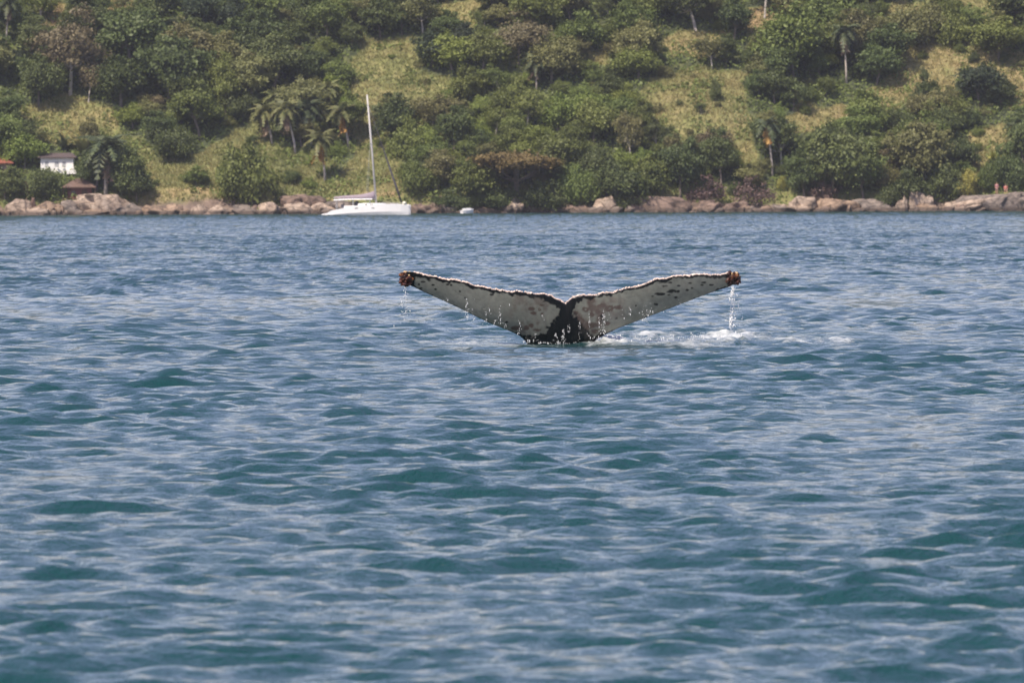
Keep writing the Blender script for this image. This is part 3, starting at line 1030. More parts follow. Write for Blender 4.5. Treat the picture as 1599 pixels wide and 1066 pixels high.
def fill_wood():
    r = random.Random(17)
    todo = []
    pts = list(TAKEN)
    tries = 0
    while tries < 14000 and len(todo) < 600:
        tries += 1
        x = r.uniform(-84, 84)
        y = SHORE + 6.5 + 55 * r.uniform(0, 1)
        P = np.array([x, y, float(hill(x, y))])
        px, py = project(P)
        if py < -95 or px < -110 or px > 1710:
            continue
        o, _ = openness(P[None, :])
        small = o[0] > 0
        if small and r.random() > 0.13:
            continue
        rad = (r.choice([0.45, 0.6, 0.8]) if small else r.choice([1.2, 1.5, 1.9, 2.3, 2.8]))
        if any((x - a) ** 2 + ((y - b) * 0.9) ** 2 < (0.53 * (rad + c)) ** 2 for a, b, c in pts):
            continue
        hpx = 2 * rad * 11
        if any(x0 - 0.4 * hpx < px < x1 + 0.4 * hpx and (y0 if x1 - x0 > 35 else y1 - 8) < py and py - hpx < y1 for x0, x1, y0, y1 in KEEP_OUT):
            continue
        if not small and r.random() < 0.8 and any(inside(np.array([px]), np.array([py - 0.65 * hpx]), poly)[0] for poly, _q in CLEAR):
            continue
        # nothing tall right in front of a clearing
        q = np.array([x, y, P[2] + 2.4 * rad])
        if not small and rad > 1.5:
            o2, _ = openness(np.array([[x, y + 2.5 * rad, float(hill(x, y + 2.5 * rad))]]))
            if o2[0] > 0 and r.random() < 0.6:
                rad = 1.2
        pts.append((x, y, rad))
        todo.append((P, px, py, rad, small))
    for _ in range(420):
        x = r.uniform(-76, 76)
        y = SHORE + 6.5 + 46 * r.uniform(0, 1)
        P = np.array([x, y, float(hill(x, y))])
        px, py = project(P)
        o, _d = openness(P[None, :])
        if o[0] > 0 or py < -10 or len(todo) > 740 or any(x0 - 12 < px < x1 + 12 and (y0 if x1 - x0 > 35 else y1 - 8) < py and py - 20 < y1 for x0, x1, y0, y1 in KEEP_OUT):
            continue
        if min((x - a) ** 2 + (y - b) ** 2 for a, b, c in pts) < 1.1:
            continue
        pts.append((x, y, 0.9))
        todo.append((P, px, py, r.uniform(0.8, 1.2), True))
    groups = {}
    for P, px, py, rad, small in todo:
        tint = tint_at(px, py, r.random())
        if small:
            key = r.choice(['bush0', 'twig0', 'bush2', 'loose1', 'twig0'])
        else:
            key = r.choice(['round0', 'round1', 'round2', 'round3', 'round1', 'tall0', 'tall1', 'tall2', 'bush0', 'bush1', 'bush2', 'loose0', 'loose1'])
        w = 2 * rad * r.uniform(1.0, 1.25)
        kind = key.rstrip('0123456789')
        ratio = {'round': 0.95, 'tall': 1.3, 'bush': 0.68, 'loose': 1.0, 'twig': 0.6}[kind] * r.uniform(0.85, 1.2)
        e = plant(key, tint, P - np.array([0, 0, 0.2]), w, w * ratio, r.uniform(0, 6.28), kind == 'loose' and r.random() < 0.5)
        size = 'small' if rad < 1.4 else ('tall' if kind == 'tall' else ('large' if rad > 2.3 else 'mid sized'))
        noun = {'round': 'round tree', 'tall': 'tree', 'bush': 'shrub', 'loose': 'thin crowned tree', 'twig': 'thin scrubby bush'}[kind]
        base = '%s %s %s %s' % (size.replace('mid sized', 'medium'), ADJ[tint], noun, where(px, py))
        groups.setdefault(base, []).append((px, e, KIND_CAT[kind]))
    ords = ['leftmost', 'second from left', 'third from left', 'fourth from left', 'fifth from left', 'sixth from left', 'seventh from left', 'eighth from left', 'ninth from left']
    for base, mem in groups.items():
        mem.sort(key=lambda t: t[0])
        for i, (px, e, cat) in enumerate(mem):
            lab = base if len(mem) == 1 else base + ', ' + (ords[i] if i < len(mem) - 1 or i == 0 else 'rightmost')
            tag(e, lab, cat, 'shrubs on the wooded hillside' if cat == 'shrub' else 'trees of the wooded hillside')


fill_wood()

# ----------------------------------------------------------------------------------------------
# palms and big-leaved plants
# ----------------------------------------------------------------------------------------------
def frond_mesh(name, seed, length, droop, width, mat, n=13, up=0.7):
    r = RS(seed)
    V, Fc, tone = [], [], []
    t = np.linspace(0, 1, n)
    x = length * t * (1 - 0.25 * t * droop)
    z = length * (up * t - (up + droop) * t ** 2)
    for i in range(n - 1):
        p, q = np.array([x[i], 0, z[i]]), np.array([x[i + 1], 0, z[i + 1]])
        wv = width * (0.35 + 1.1 * math.sin(math.pi * min(1, (t[i] * 0.9 + 0.12))))
        for s in (-1, 1):
            tip = (p + q) / 2 + np.array([0.22 * length / n * 4, s * wv * r.uniform(0.8, 1.1), -wv * r.uniform(0.35, 0.8)])
            b = len(V)
            V += [p, q, tip + np.array([0.06, 0, 0]), tip - np.array([0.10, 0, 0])]
            Fc.append((b, b + 1, b + 2, b + 3))
            tone += [r.uniform(0, 1)] * 4
    me = new_mesh(name, np.array(V), np.array(Fc), mat)
    attr_point(me, 'tone', tone)
    return me


FR = {'green': [frond_mesh('frond_green_%d' % k, 300 + k, 2.5, d, 0.42, FROND) for k, d in enumerate((0.25, 0.55, 0.85))],
      'dark': [frond_mesh('frond_dark_%d' % k, 310 + k, 2.7, d, 0.46, FROND_DARK) for k, d in enumerate((0.25, 0.55, 0.85))],
      'dead': [frond_mesh('frond_dead_%d' % k, 320 + k, 2.4, 1.0, 0.40, FROND_DEAD, 11, 0.1) for k in range(2)],
      'orange': [frond_mesh('frond_orange_%d' % k, 330 + k, 2.4, 1.0, 0.42, FROND_ORANGE, 11, 0.1) for k in range(2)]}


def palm(hx, hy, bx, by, size, green, dead, ndead, label, seed, ngreen=19):
    r = random.Random(seed)
    b = ground_at(bx, by)
    hd = at(hx, hy, b[1] - 0.3)
    e = link('palm_tree', None, None, b)
    d = hd - b
    m = MB()
    r0 = 0.15 * size
    m.tube([(0, 0, -0.6), tuple(d * 0.25 + np.array([-0.1 * d[0], 0, 0])), tuple(d * 0.6 + np.array([-0.08 * d[0], 0, 0])), tuple(d)], [r0 * 1.35, r0, r0 * 0.85, r0 * 0.8], 8)
    m.build('trunk', PALM_BARK, e, True)
    for k in range(ngreen):
        lvl = k / ngreen
        a = k * 2.399 + r.uniform(-0.2, 0.2)
        tilt = math.radians(48 - 70 * lvl + r.uniform(-10, 10))
        me = FR[green][min(2, int(lvl * 3))]
        s = size * r.uniform(0.8, 1.1)
        link('frond', me, e, d, (0, -tilt, a), (s, s, s))
    for k in range(ndead):
        a = k * 2.1 + r.uniform(-0.5, 0.5)
        s = size * r.uniform(0.75, 1.05)
        link('dead_frond', r.choice(FR[dead]), e, d - np.array([0, 0, 0.1]), (0, math.radians(r.uniform(35, 68)), a), (s, s, s))
    tag(e, label, 'palm')
    return e


palm(413, 176, 425, 224, 1.09, 'green', 'dead', 7, 'leftmost palm of the cluster with grey drooping fronds', 1)
palm(446, 172, 462, 240, 1.15, 'green', 'dead', 6, 'palm with long pale curved trunk in the cluster', 2)
palm(480, 172, 486, 226, 1.15, 'dark', 'dead', 7, 'dark palm right of the long curved trunk', 3)
palm(533, 176, 545, 233, 1.09, 'green', 'orange', 7, 'yellow green palm left of the catamaran mast top', 4)
palm(500, 220, 508, 284, 1.09, 'green', 'orange', 9, 'palm with bright orange hanging dead fronds', 5)
palm(512, 140, 516, 176, 0.98, 'green', 'dead', 5, 'highest palm of the cluster beside a dark tree', 6)
palm(430, 152, 436, 196, 0.85, 'green', 'dead', 5, 'small pale palm behind the two left palms of the cluster', 13)
palm(466, 150, 470, 196, 0.9, 'green', 'dead', 6, 'pale palm behind the long curved trunk', 14)
palm(500, 176, 505, 218, 0.9, 'green', 'dead', 6, 'palm between the dark one and the yellow green one', 15)
palm(1318, 52, 1322, 130, 1.05, 'dark', 'dead', 9, 'tall palm with skirt of pinkish dead fronds', 7)
palm(1198, 196, 1207, 279, 1.0, 'dark', 'orange', 6, 'leaning palm with pale trunk and orange hanging frond', 8, 11)
palm(166, 232, 165, 307, 1.75, 'dark', 'dead', 3, 'big dark palm growing behind the dome shaped boulder', 9, 20)
palm(836, 98, 838, 142, 0.85, 'dark', 'dead', 5, 'small palm in the middle of the wood', 10)
palm(14, 8, 9, 80, 1.0, 'dark', 'dead', 4, 'tall palm at the upper left edge', 11)
palm(1590, 200, 1592, 240, 0.85, 'dark', 'orange', 4, 'small palm with orange fronds at the right edge', 12)


def leafy_plant(px, ybase, h, n, mat, label, cat, name, seed, spread=0.5):
    """upright strap leaves, each a part of its own"""
    r = random.Random(seed)
    b = ground_at(px, ybase)
    e = link(name, None, None, b)
    rr = RS(seed)
    mes = []
    for k in range(3):
        V, Fc, tone = [], [], []
        t = np.linspace(0, 1, 7)
        for i, q in enumerate(t):
            w = 0.11 * h * math.sin(math.pi * (0.12 + 0.86 * q)) + 0.01
            c = np.array([spread * h * q ** 2, 0, h * (q - 0.30 * (k + 0.4) * spread * q ** 3)])
            V += [c + np.array([0, -w, 0.25 * w]), c, c + np.array([0, w, 0.25 * w])]
            tone += [0.2 + 0.6 * q] * 3
            if i:
                o = 3 * i
                Fc += [(o - 3, o - 2, o + 1, o), (o - 2, o - 1, o + 2, o + 1)]
        me = new_mesh('strap_leaf_%d' % k, np.array(V), np.array(Fc), mat)
        attr_point(me, 'tone', tone)
        mes.append(me)
    for k in range(n):
        s = r.uniform(0.7, 1.1)
        link('leaf', r.choice(mes), e, (r.uniform(-0.2, 0.2), r.uniform(-0.2, 0.2), -0.05), (0, math.radians(r.uniform(-12, 28)), k * 2.4), (s, s, s))
    tag(e, label, cat)


leafy_plant(130, 243, 4.0, 12, FROND, 'tall pale green banana plant behind the white house', 'banana plant', 'banana_plant', 1)
leafy_plant(100, 236, 3.0, 10, FROND_DARK, 'shorter dark banana plant left of the tall pale one', 'banana plant', 'banana_plant', 2)
leafy_plant(148, 262, 3.0, 10, FROND, 'low banana plant beside the big shore palm', 'banana plant', 'banana_plant', 3)
leafy_plant(1552, 258, 2.6, 16, LEAF['yellow'], 'spiky yellow green agave above the two people', 'agave', 'agave_plant', 4, 0.9)
leafy_plant(1500, 300, 1.4, 10, LEAF['yellow'], 'small spiky yellow plant on top of the right rocks', 'agave', 'agave_plant', 5, 0.9)

# ----------------------------------------------------------------------------------------------
# shoreline rocks
# ----------------------------------------------------------------------------------------------
def rock(px0, px1, ytop, ybase, tint, label, seed, depth=1.0, name='boulder', dY=0.0, sub=3):
    Y = SHORE + 1.2 + dY
    cx = (px0 + px1) / 2
    top = at(cx, ytop, Y)
    bot = at(cx, ybase, Y)
    w = (px1 - px0) / F_PX * Y / 2 * (1.28 if px1 - px0 > 26 else 1.08)
    z0 = min(bot[2], 0.0 if dY < 1.5 else bot[2])
    h = top[2] - z0
    v, f = ico(sub)
    r = RS(seed)
    rad = np.ones(len(v))
    for k in range(14):                                   # lumps and hollows
        nrm = r.normal(0, 1, 3)
        nrm /= np.linalg.norm(nrm)
        fq = 1.5 + 0.45 * k
        rad += 0.22 / fq * 1.6 * np.cos(fq * (v @ nrm) * 2 + r.uniform(0, 6.28))
    p = v * rad[:, None]
    for k in range(20):                                   # planes that knock flats off it
        nrm = r.normal(0, 1, 3) * np.array([1, 1, 0.8])
        nrm /= np.linalg.norm(nrm)
        dcut = r.uniform(0.55, 0.95)
        ov = np.maximum(p @ nrm - dcut, 0)
        p = p - ov[:, None] * nrm * 0.95
    nz = (fbm2(v[:, 0] * 3 + r.uniform(0, 50) + v[:, 2], v[:, 1] * 3 - v[:, 2] * 0.7, seed, 4) - 0.5)
    p = p * (1 + 0.26 * nz[:, None])
    p[:, 0] *= w / np.abs(p[:, 0]).max()
    p[:, 1] *= max(0.9, depth * min(w, 2.6)) / np.abs(p[:, 1]).max()
    zt = p[:, 2].max()
    p[:, 0] += r.uniform(-0.35, 0.35) * w * np.clip(p[:, 2] / zt, 0, 1)
    p[:, 2] = np.where(p[:, 2] > 0, np.clip(p[:, 2] / zt, 0, 1) ** 0.85 * h, p[:, 2] * 0.9)
    me = new_mesh(name, p, f, ROCK[tint], False)
    o = link(name, me, None, (top[0], Y + 0.4 * min(w, 2.6) * depth, z0))
    tag(o, label, 'rock', 'rocks along the waterline')
    return o


def SHORE_MARK(px):
    names = [(22, 'near the left picture edge'), (70, 'below the small shed'), (125, 'below the brown hut'), (165, 'at the dome shaped boulder'), (240, 'right of the dome shaped boulder'), (320, 'below the bare soil bank'),
             (390, 'at the greyish ledge end'), (460, 'on the long pale ledge'), (560, 'behind the catamaran'), (665, 'right of the catamaran bow'), (730, 'beside the dinghy'), (800, 'at the big pale block'), (890, 'on the long low reddish slab'),
             (980, 'on the left of the reddish ledge'), (1060, 'below the reddish ledge'), (1150, 'under the dry shrubs'), (1210, 'below the leaning palm'), (1260, 'at the brightest boulder'), (1330, 'at the long rock'), (1390, 'in the shaded notch'), (1440, 'at the split pale rocks'),
             (1500, 'left of the two people'), (1570, 'below the two people')]
    return min(names, key=lambda q: abs(q[0] - px))[1]


ROCKS = [
    (-30, 14, 317, 337, 'tan', 'tan rock at the extreme left edge of the shore', 0),
    (10, 48, 310, 336, 'pale', 'pale pointed boulder near the left edge', 0),
    (26, 74, 324, 337, 'pale', 'low flat pale rock in front of the pointed boulder', -1.2),
    (42, 92, 314, 336, 'tan', 'tan sloping rock left of the brown hut', 0.2),
    (76, 100, 318, 336, 'tan', 'short tan rock just below the brown hut', -0.4),
    (94, 128, 312, 337, 'grey', 'grey brown rock under the brown hut', 0.1),
    (116, 206, 302, 336, 'pale', 'large dome shaped boulder with dark streaks', 0.4),
    (186, 224, 316, 337, 'grey', 'rounded grey rock right of the dome shaped boulder', -0.5),
    (118, 178, 327, 337, 'tan', 'low ledge at the foot of the dome shaped boulder', -1.6),
    (220, 272, 320, 337, 'tan', 'long low tan rock right of the grey rounded one', 0),
    (260, 302, 317, 337, 'tan', 'rounded tan rock with dark right side', -0.3),
    (294, 330, 319, 336, 'pale', 'pale orange rock below the bare soil bank', 0.2),
    (322, 366, 320, 336, 'pale', 'smooth pale slab left of the long pale ledge', -0.2),
    (360, 414, 319, 335, 'grey', 'greyish left end of the long pale ledge', 0.3),
    (400, 446, 315, 335, 'pale', 'pale hump in the long ledge left of catamaran', 0.1),
    (438, 486, 316, 335, 'pale', 'bright middle block of the long pale ledge', -0.2),
    (478, 530, 315, 335, 'pale', 'pale block behind the catamaran stern', 0.2),
    (520, 580, 312, 335, 'grey', 'grey slab behind the catamaran cockpit', 0.6),
    (430, 478, 303, 320, 'red', 'pinkish outcrop above the long pale ledge', 3.2),
    (466, 505, 305, 322, 'red', 'smaller pinkish outcrop above the catamaran stern', 3.0),
    (574, 640, 317, 334, 'grey', 'grey rock hidden behind the catamaran bow', 0.3),
    (636, 692, 318, 334, 'red', 'reddish rock right of the catamaran bow', 0),
    (672, 702, 305, 333, 'red', 'upright reddish rock face left of the dinghy', 1.2),
    (694, 724, 318, 333, 'grey', 'grey rock directly left of the dinghy', 0),
    (738, 792, 321, 333, 'red', 'low dark reddish rocks right of the dinghy', 0.2),
    (782, 826, 306, 331, 'pale', 'big pale block right of the dinghy', 0),
    (818, 838, 312, 332, 'red', 'thin upright rock beside the big pale block', -0.2),
    (832, 866, 317, 333, 'tan', 'small yellowish tan rock by the thin upright one', -0.2),
    (862, 932, 318, 333, 'red', 'long low reddish slab in the middle of the shore', 0.2),
    (922, 962, 305, 331, 'pale', 'pale wedge rock left of the reddish ledge', 0.3),
    (952, 1014, 315, 332, 'red', 'left block of the long reddish ledge', 0),
    (1004, 1092, 305, 332, 'red', 'highest block of the long reddish ledge', 0.3),
    (1080, 1132, 312, 332, 'red', 'right block of the long reddish ledge', 0),
    (1124, 1168, 312, 331, 'red', 'pale streaked rock under the dry shrubs', 0.3),
    (1158, 1182, 321, 331, 'tan', 'small orange rock under the purple brown shrub', -0.4),
    (1178, 1212, 320, 331, 'tan', 'pair topped small tan rock right of the orange one', -0.2),
    (1196, 1240, 319, 331, 'grey', 'low grey rock left of the brightest boulder', 0.1),
    (1230, 1274, 306, 330, 'pale', 'brightest cream boulder right of the leaning palm', 0),
    (1258, 1342, 309, 331, 'tan', 'long rock stretching right from the brightest boulder', 0.2),
    (1328, 1388, 310, 330, 'grey', 'grey brown tilted slabs right of the long rock', 0.3),
    (1380, 1412, 321, 330, 'grey', 'small dark rock in the shaded notch', 0),
    (1398, 1424, 304, 330, 'pale', 'left half of the split pale rocks', 0),
    (1420, 1458, 299, 324, 'pale', 'right half of the split pale rocks', 0.8),
    (1412, 1482, 317, 330, 'tan', 'heap of small rocks below the split pale rocks', -0.4),
    (1470, 1534, 308, 330, 'pale', 'pale sloping rock left of the great dark overhang', 0.1),
    (1506, 1620, 302, 329, 'grey', 'great rock with dark underside below the two people', 0.2),
    (1560, 1680, 299, 329, 'grey', 'broad rock at the right edge of the shore', 0.6),
    (38, 46, 308, 315, 'brown', 'small dark brown round stone on the left boulders', 1.0),
    (47, 56, 308, 315, 'brown', 'second dark brown round stone beside the first', 1.0),
]
for k, (a, b, yt, yb, tint, lab, dY) in enumerate(ROCKS):
    rock(a, b, yt, yb, tint, lab, 500 + k, 1.0, 'boulder', dY)
SMALL = {}
rr = random.Random(8)
for k in range(95):                                        # smaller stones wedged between and in front of the big ones
    px = -20 + 1640 * (k + rr.uniform(-0.4, 0.4)) / 95
    wl_ = 336.5 - 7.5 * px / 1599
    hgt = rr.uniform(4, 11)
    wd = rr.uniform(9, 26)
    up = rr.uniform(0, 6) if rr.random() < 0.45 else 0
    tint = rr.choice(['tan', 'pale', 'grey', 'red', 'red', 'grey'])
    o = rock(px - wd / 2, px + wd / 2, wl_ - hgt - up, wl_, tint, 'x', 900 + k, 1.0, 'boulder', -1.0 if up == 0 else 0.9, 2)
    base = 'small %s rock %s' % ({'tan': 'tan', 'pale': 'pale', 'grey': 'grey', 'red': 'reddish'}[tint], SHORE_MARK(px))
    SMALL.setdefault(base, []).append((px, o))
ORD = ['leftmost', 'second from left', 'third from left', 'fourth from left', 'fifth from left', 'sixth from left']
for base, mem in SMALL.items():
    mem.sort(key=lambda t: t[0])
    for i, (px, o) in enumerate(mem):
        o['label'] = base if len(mem) == 1 else base + ', ' + (ORD[min(i, 5)] if i < len(mem) - 1 or i == 0 else 'rightmost')
        o['group'] = 'small stones along the waterline'
for k, (px, side, w_) in enumerate(((-75, 'left', 'first'), (-125, 'left', 'second'), (-175, 'left', 'third'), (1700, 'right', 'first'), (1755, 'right', 'second'), (1810, 'right', 'third'))):
    rock(px - 32, px + 32, 314, 337 if k < 3 else 329, ('tan', 'pale', 'grey')[k % 3], '%s shore rock beyond the %s edge of view' % (w_, side), 700 + k)

# ----------------------------------------------------------------------------------------------
# houses
# ----------------------------------------------------------------------------------------------
WHITE = simple_mat('white_plaster', (0.82, 0.80, 0.77), 0.8, 0.06, 1.5)
ROOF_DARK = simple_mat('roof_dark_tile', (0.09, 0.065, 0.062), 0.85, 0.3, 4.0, 0.4)
ROOF_BROWN = simple_mat('roof_brown_tile', (0.135, 0.085, 0.065), 0.85, 0.3, 4.0, 0.4)
ROOF_RED = simple_mat('roof_red_tile', (0.27, 0.09, 0.055), 0.85, 0.25, 4.0, 0.4)
WALL_RED = simple_mat('wall_red_brown', (0.17, 0.065, 0.055), 0.85, 0.2, 2.0)
WALL_TAN = simple_mat('wall_tan', (0.34, 0.24, 0.17), 0.85, 0.2, 2.0)
GLASS = simple_mat('window_glass', (0.03, 0.035, 0.04), 0.1, 0.2, 2.0)
PALE_GLASS = simple_mat('curtained_glass', (0.42, 0.42, 0.43), 0.15, 0.15, 2.0)
WOOD = simple_mat('wood_dark', (0.10, 0.06, 0.04), 0.7, 0.3, 3.0)


def hip_roof(w, d, h, over, t=0.14, ridge=0.4):
    m = MB()
    a, b = w / 2 + over, d / 2 + over
    rx = max(0.05, a - b) if ridge is None else a * ridge
    v = [(-a, -b, 0), (a, -b, 0), (a, b, 0), (-a, b, 0), (-a, -b, t), (a, -b, t), (a, b, t), (-a, b, t), (-rx, 0, h), (rx, 0, h)]
    m.add(v, [(0, 3, 2, 1), (0, 1, 5, 4), (1, 2, 6, 5), (2, 3, 7, 6), (3, 0, 4, 7), (4, 5, 9, 8), (5, 6, 9), (6, 7, 8, 9), (7, 4, 8)])
    return m


def house(name, px, ybase, yeave, wpx, d, roof_h, wall, roof, label, over=0.45, rotz=0.0, windows=(), door=None, cat='house', posts=False, ridge=0.45):
    b = ground_at(px, ybase)
    sc = F_PX / b[1]
    w = wpx / sc
    h = (ybase - yeave) / sc
    e = link(name, None, None, b + np.array([0, d / 2 + 0.2, 0]), (0, 0, rotz))
    m = MB()
    # front wall built round its openings, the others solid
    m.box(-w / 2, w / 2, -d / 2 + 0.15, d / 2, -1.5, h)
    zs = [(x0 - 0.0, x1, z0, z1) for x0, x1, z0, z1 in windows] + ([door] if door else [])
    cuts = sorted(zs, key=lambda q: q[0])
    x = -w / 2
    for x0, x1, z0, z1 in cuts:
        m.box(x, x0, -d / 2, -d / 2 + 0.147, -1.5, h)
        if z0 > 0:
            m.box(x0, x1, -d / 2, -d / 2 + 0.147, -1.5, z0)
        m.box(x0, x1, -d / 2, -d / 2 + 0.147, z1, h)
        x = x1
    m.box(x, w / 2, -d / 2, -d / 2 + 0.147, -1.5, h)
    m.build('wall', wall, e)
    for x0, x1, z0, z1 in windows:
        f = MB()
        f.box(x0, x1, -d / 2 + 0.05, -d / 2 + 0.10, z0, z0 + 0.07)
        f.box(x0, x1, -d / 2 + 0.05, -d / 2 + 0.10, z1 - 0.07, z1)
        f.box(x0, x0 + 0.07, -d / 2 + 0.05, -d / 2 + 0.10, z0 + 0.07, z1 - 0.07)
        f.box(x1 - 0.07, x1, -d / 2 + 0.05, -d / 2 + 0.10, z0 + 0.07, z1 - 0.07)
        fo = f.build('window', WHITE if wall is WHITE else WOOD, e)
        g = MB()
        g.box(x0 + 0.07, x1 - 0.07, -d / 2 + 0.06, -d / 2 + 0.08, z0 + 0.07, z1 - 0.07)
        g.build('pane', PALE_GLASS if wall is WHITE else GLASS, fo)
    if door:
        g = MB()
        g.box(door[0], door[1], -d / 2 + 0.06, -d / 2 + 0.11, 0.02, door[3])
        g.build('door', WOOD, e)
    r = hip_roof(w, d, roof_h, over, ridge=ridge)
    ro = r.build('roof', roof, e, loc=(0, 0, h))
    if posts:
        for s in (-1, 1):
            q = MB()
            q.tube([(s * (w / 2 + over * 0.7), -d / 2 - over * 0.7, -1.2), (s * (w / 2 + over * 0.7), -d / 2 - over * 0.7, h)], 0.07, 6)
            q.build('post', WOOD, e)
    tag(e, label, cat)
    return e, w, h


hw, w_, h_ = house('white_house', 89, 273, 248, 51, 4.2, 0.75, WHITE, ROOF_DARK, 'white plastered house with dark tiled roof among the trees', 0.4,
                   windows=[(-1.75, -1.15, 0.9, 1.9), (-0.35, 0.35, 0.9, 1.85), (0.75, 1.35, 0.9, 1.85)], ridge=0.75)
m = MB()
m.box(1.4, 3.2, -2.9, -2.12, 0.0, 0.55)
m.build('terrace', WHITE, hw)
m = MB()
for k in range(6):
    m.box(1.45 + 0.33 * k, 1.51 + 0.33 * k, -2.88, -2.82, 0.553, 0.95)
m.box(1.42, 3.16, -2.89, -2.81, 0.953, 1.02)
m.build('railing', WHITE, hw)
house('brown_hut', 124, 313, 293.5, 38, 3.2, 1.35, WALL_RED, ROOF_BROWN, 'red brown hut with wide brown tiled roof by the dome boulder', 0.75,
      windows=[(-1.2, -0.5, 0.8, 1.4)], door=(0.3, 1.1, 0.0, 1.5), cat='hut', posts=True, ridge=0.22)
house('boat_shed', 36, 311, 298, 24, 2.6, 1.2, WALL_TAN, ROOF_BROWN, 'small shed with brown roof behind the left boulders', 0.5,
      door=(-0.4, 0.4, 0.0, 1.0), cat='shed', ridge=0.2)
house('red_roofed_house', -4, 272, 256.5, 38, 3.5, 0.7, WALL_TAN, ROOF_RED, 'house with orange red roof at the left edge', 0.6,
      windows=[(0.2, 0.9, 0.4, 1.1)], ridge=0.5)

# ----------------------------------------------------------------------------------------------
# boats
# ----------------------------------------------------------------------------------------------
GEL = simple_mat('white_gelcoat', (0.78, 0.77, 0.76), 0.25, 0.03, 1.0)
ALU = simple_mat('mast_aluminium', (0.48, 0.46, 0.44), 0.4, 0.05, 2.0)
SAILBAG = simple_mat('sail_cover', (0.26, 0.21, 0.24), 0.8, 0.15, 3.0)
DARKSAIL = simple_mat('furled_sail', (0.06, 0.055, 0.07), 0.8, 0.15, 3.0)
CREAM = simple_mat('cream_buoy', (0.80, 0.74, 0.58), 0.4, 0.04, 2.0)
STEEL = simple_mat('rail_steel', (0.5, 0.5, 0.52), 0.3, 0.05, 2.0)


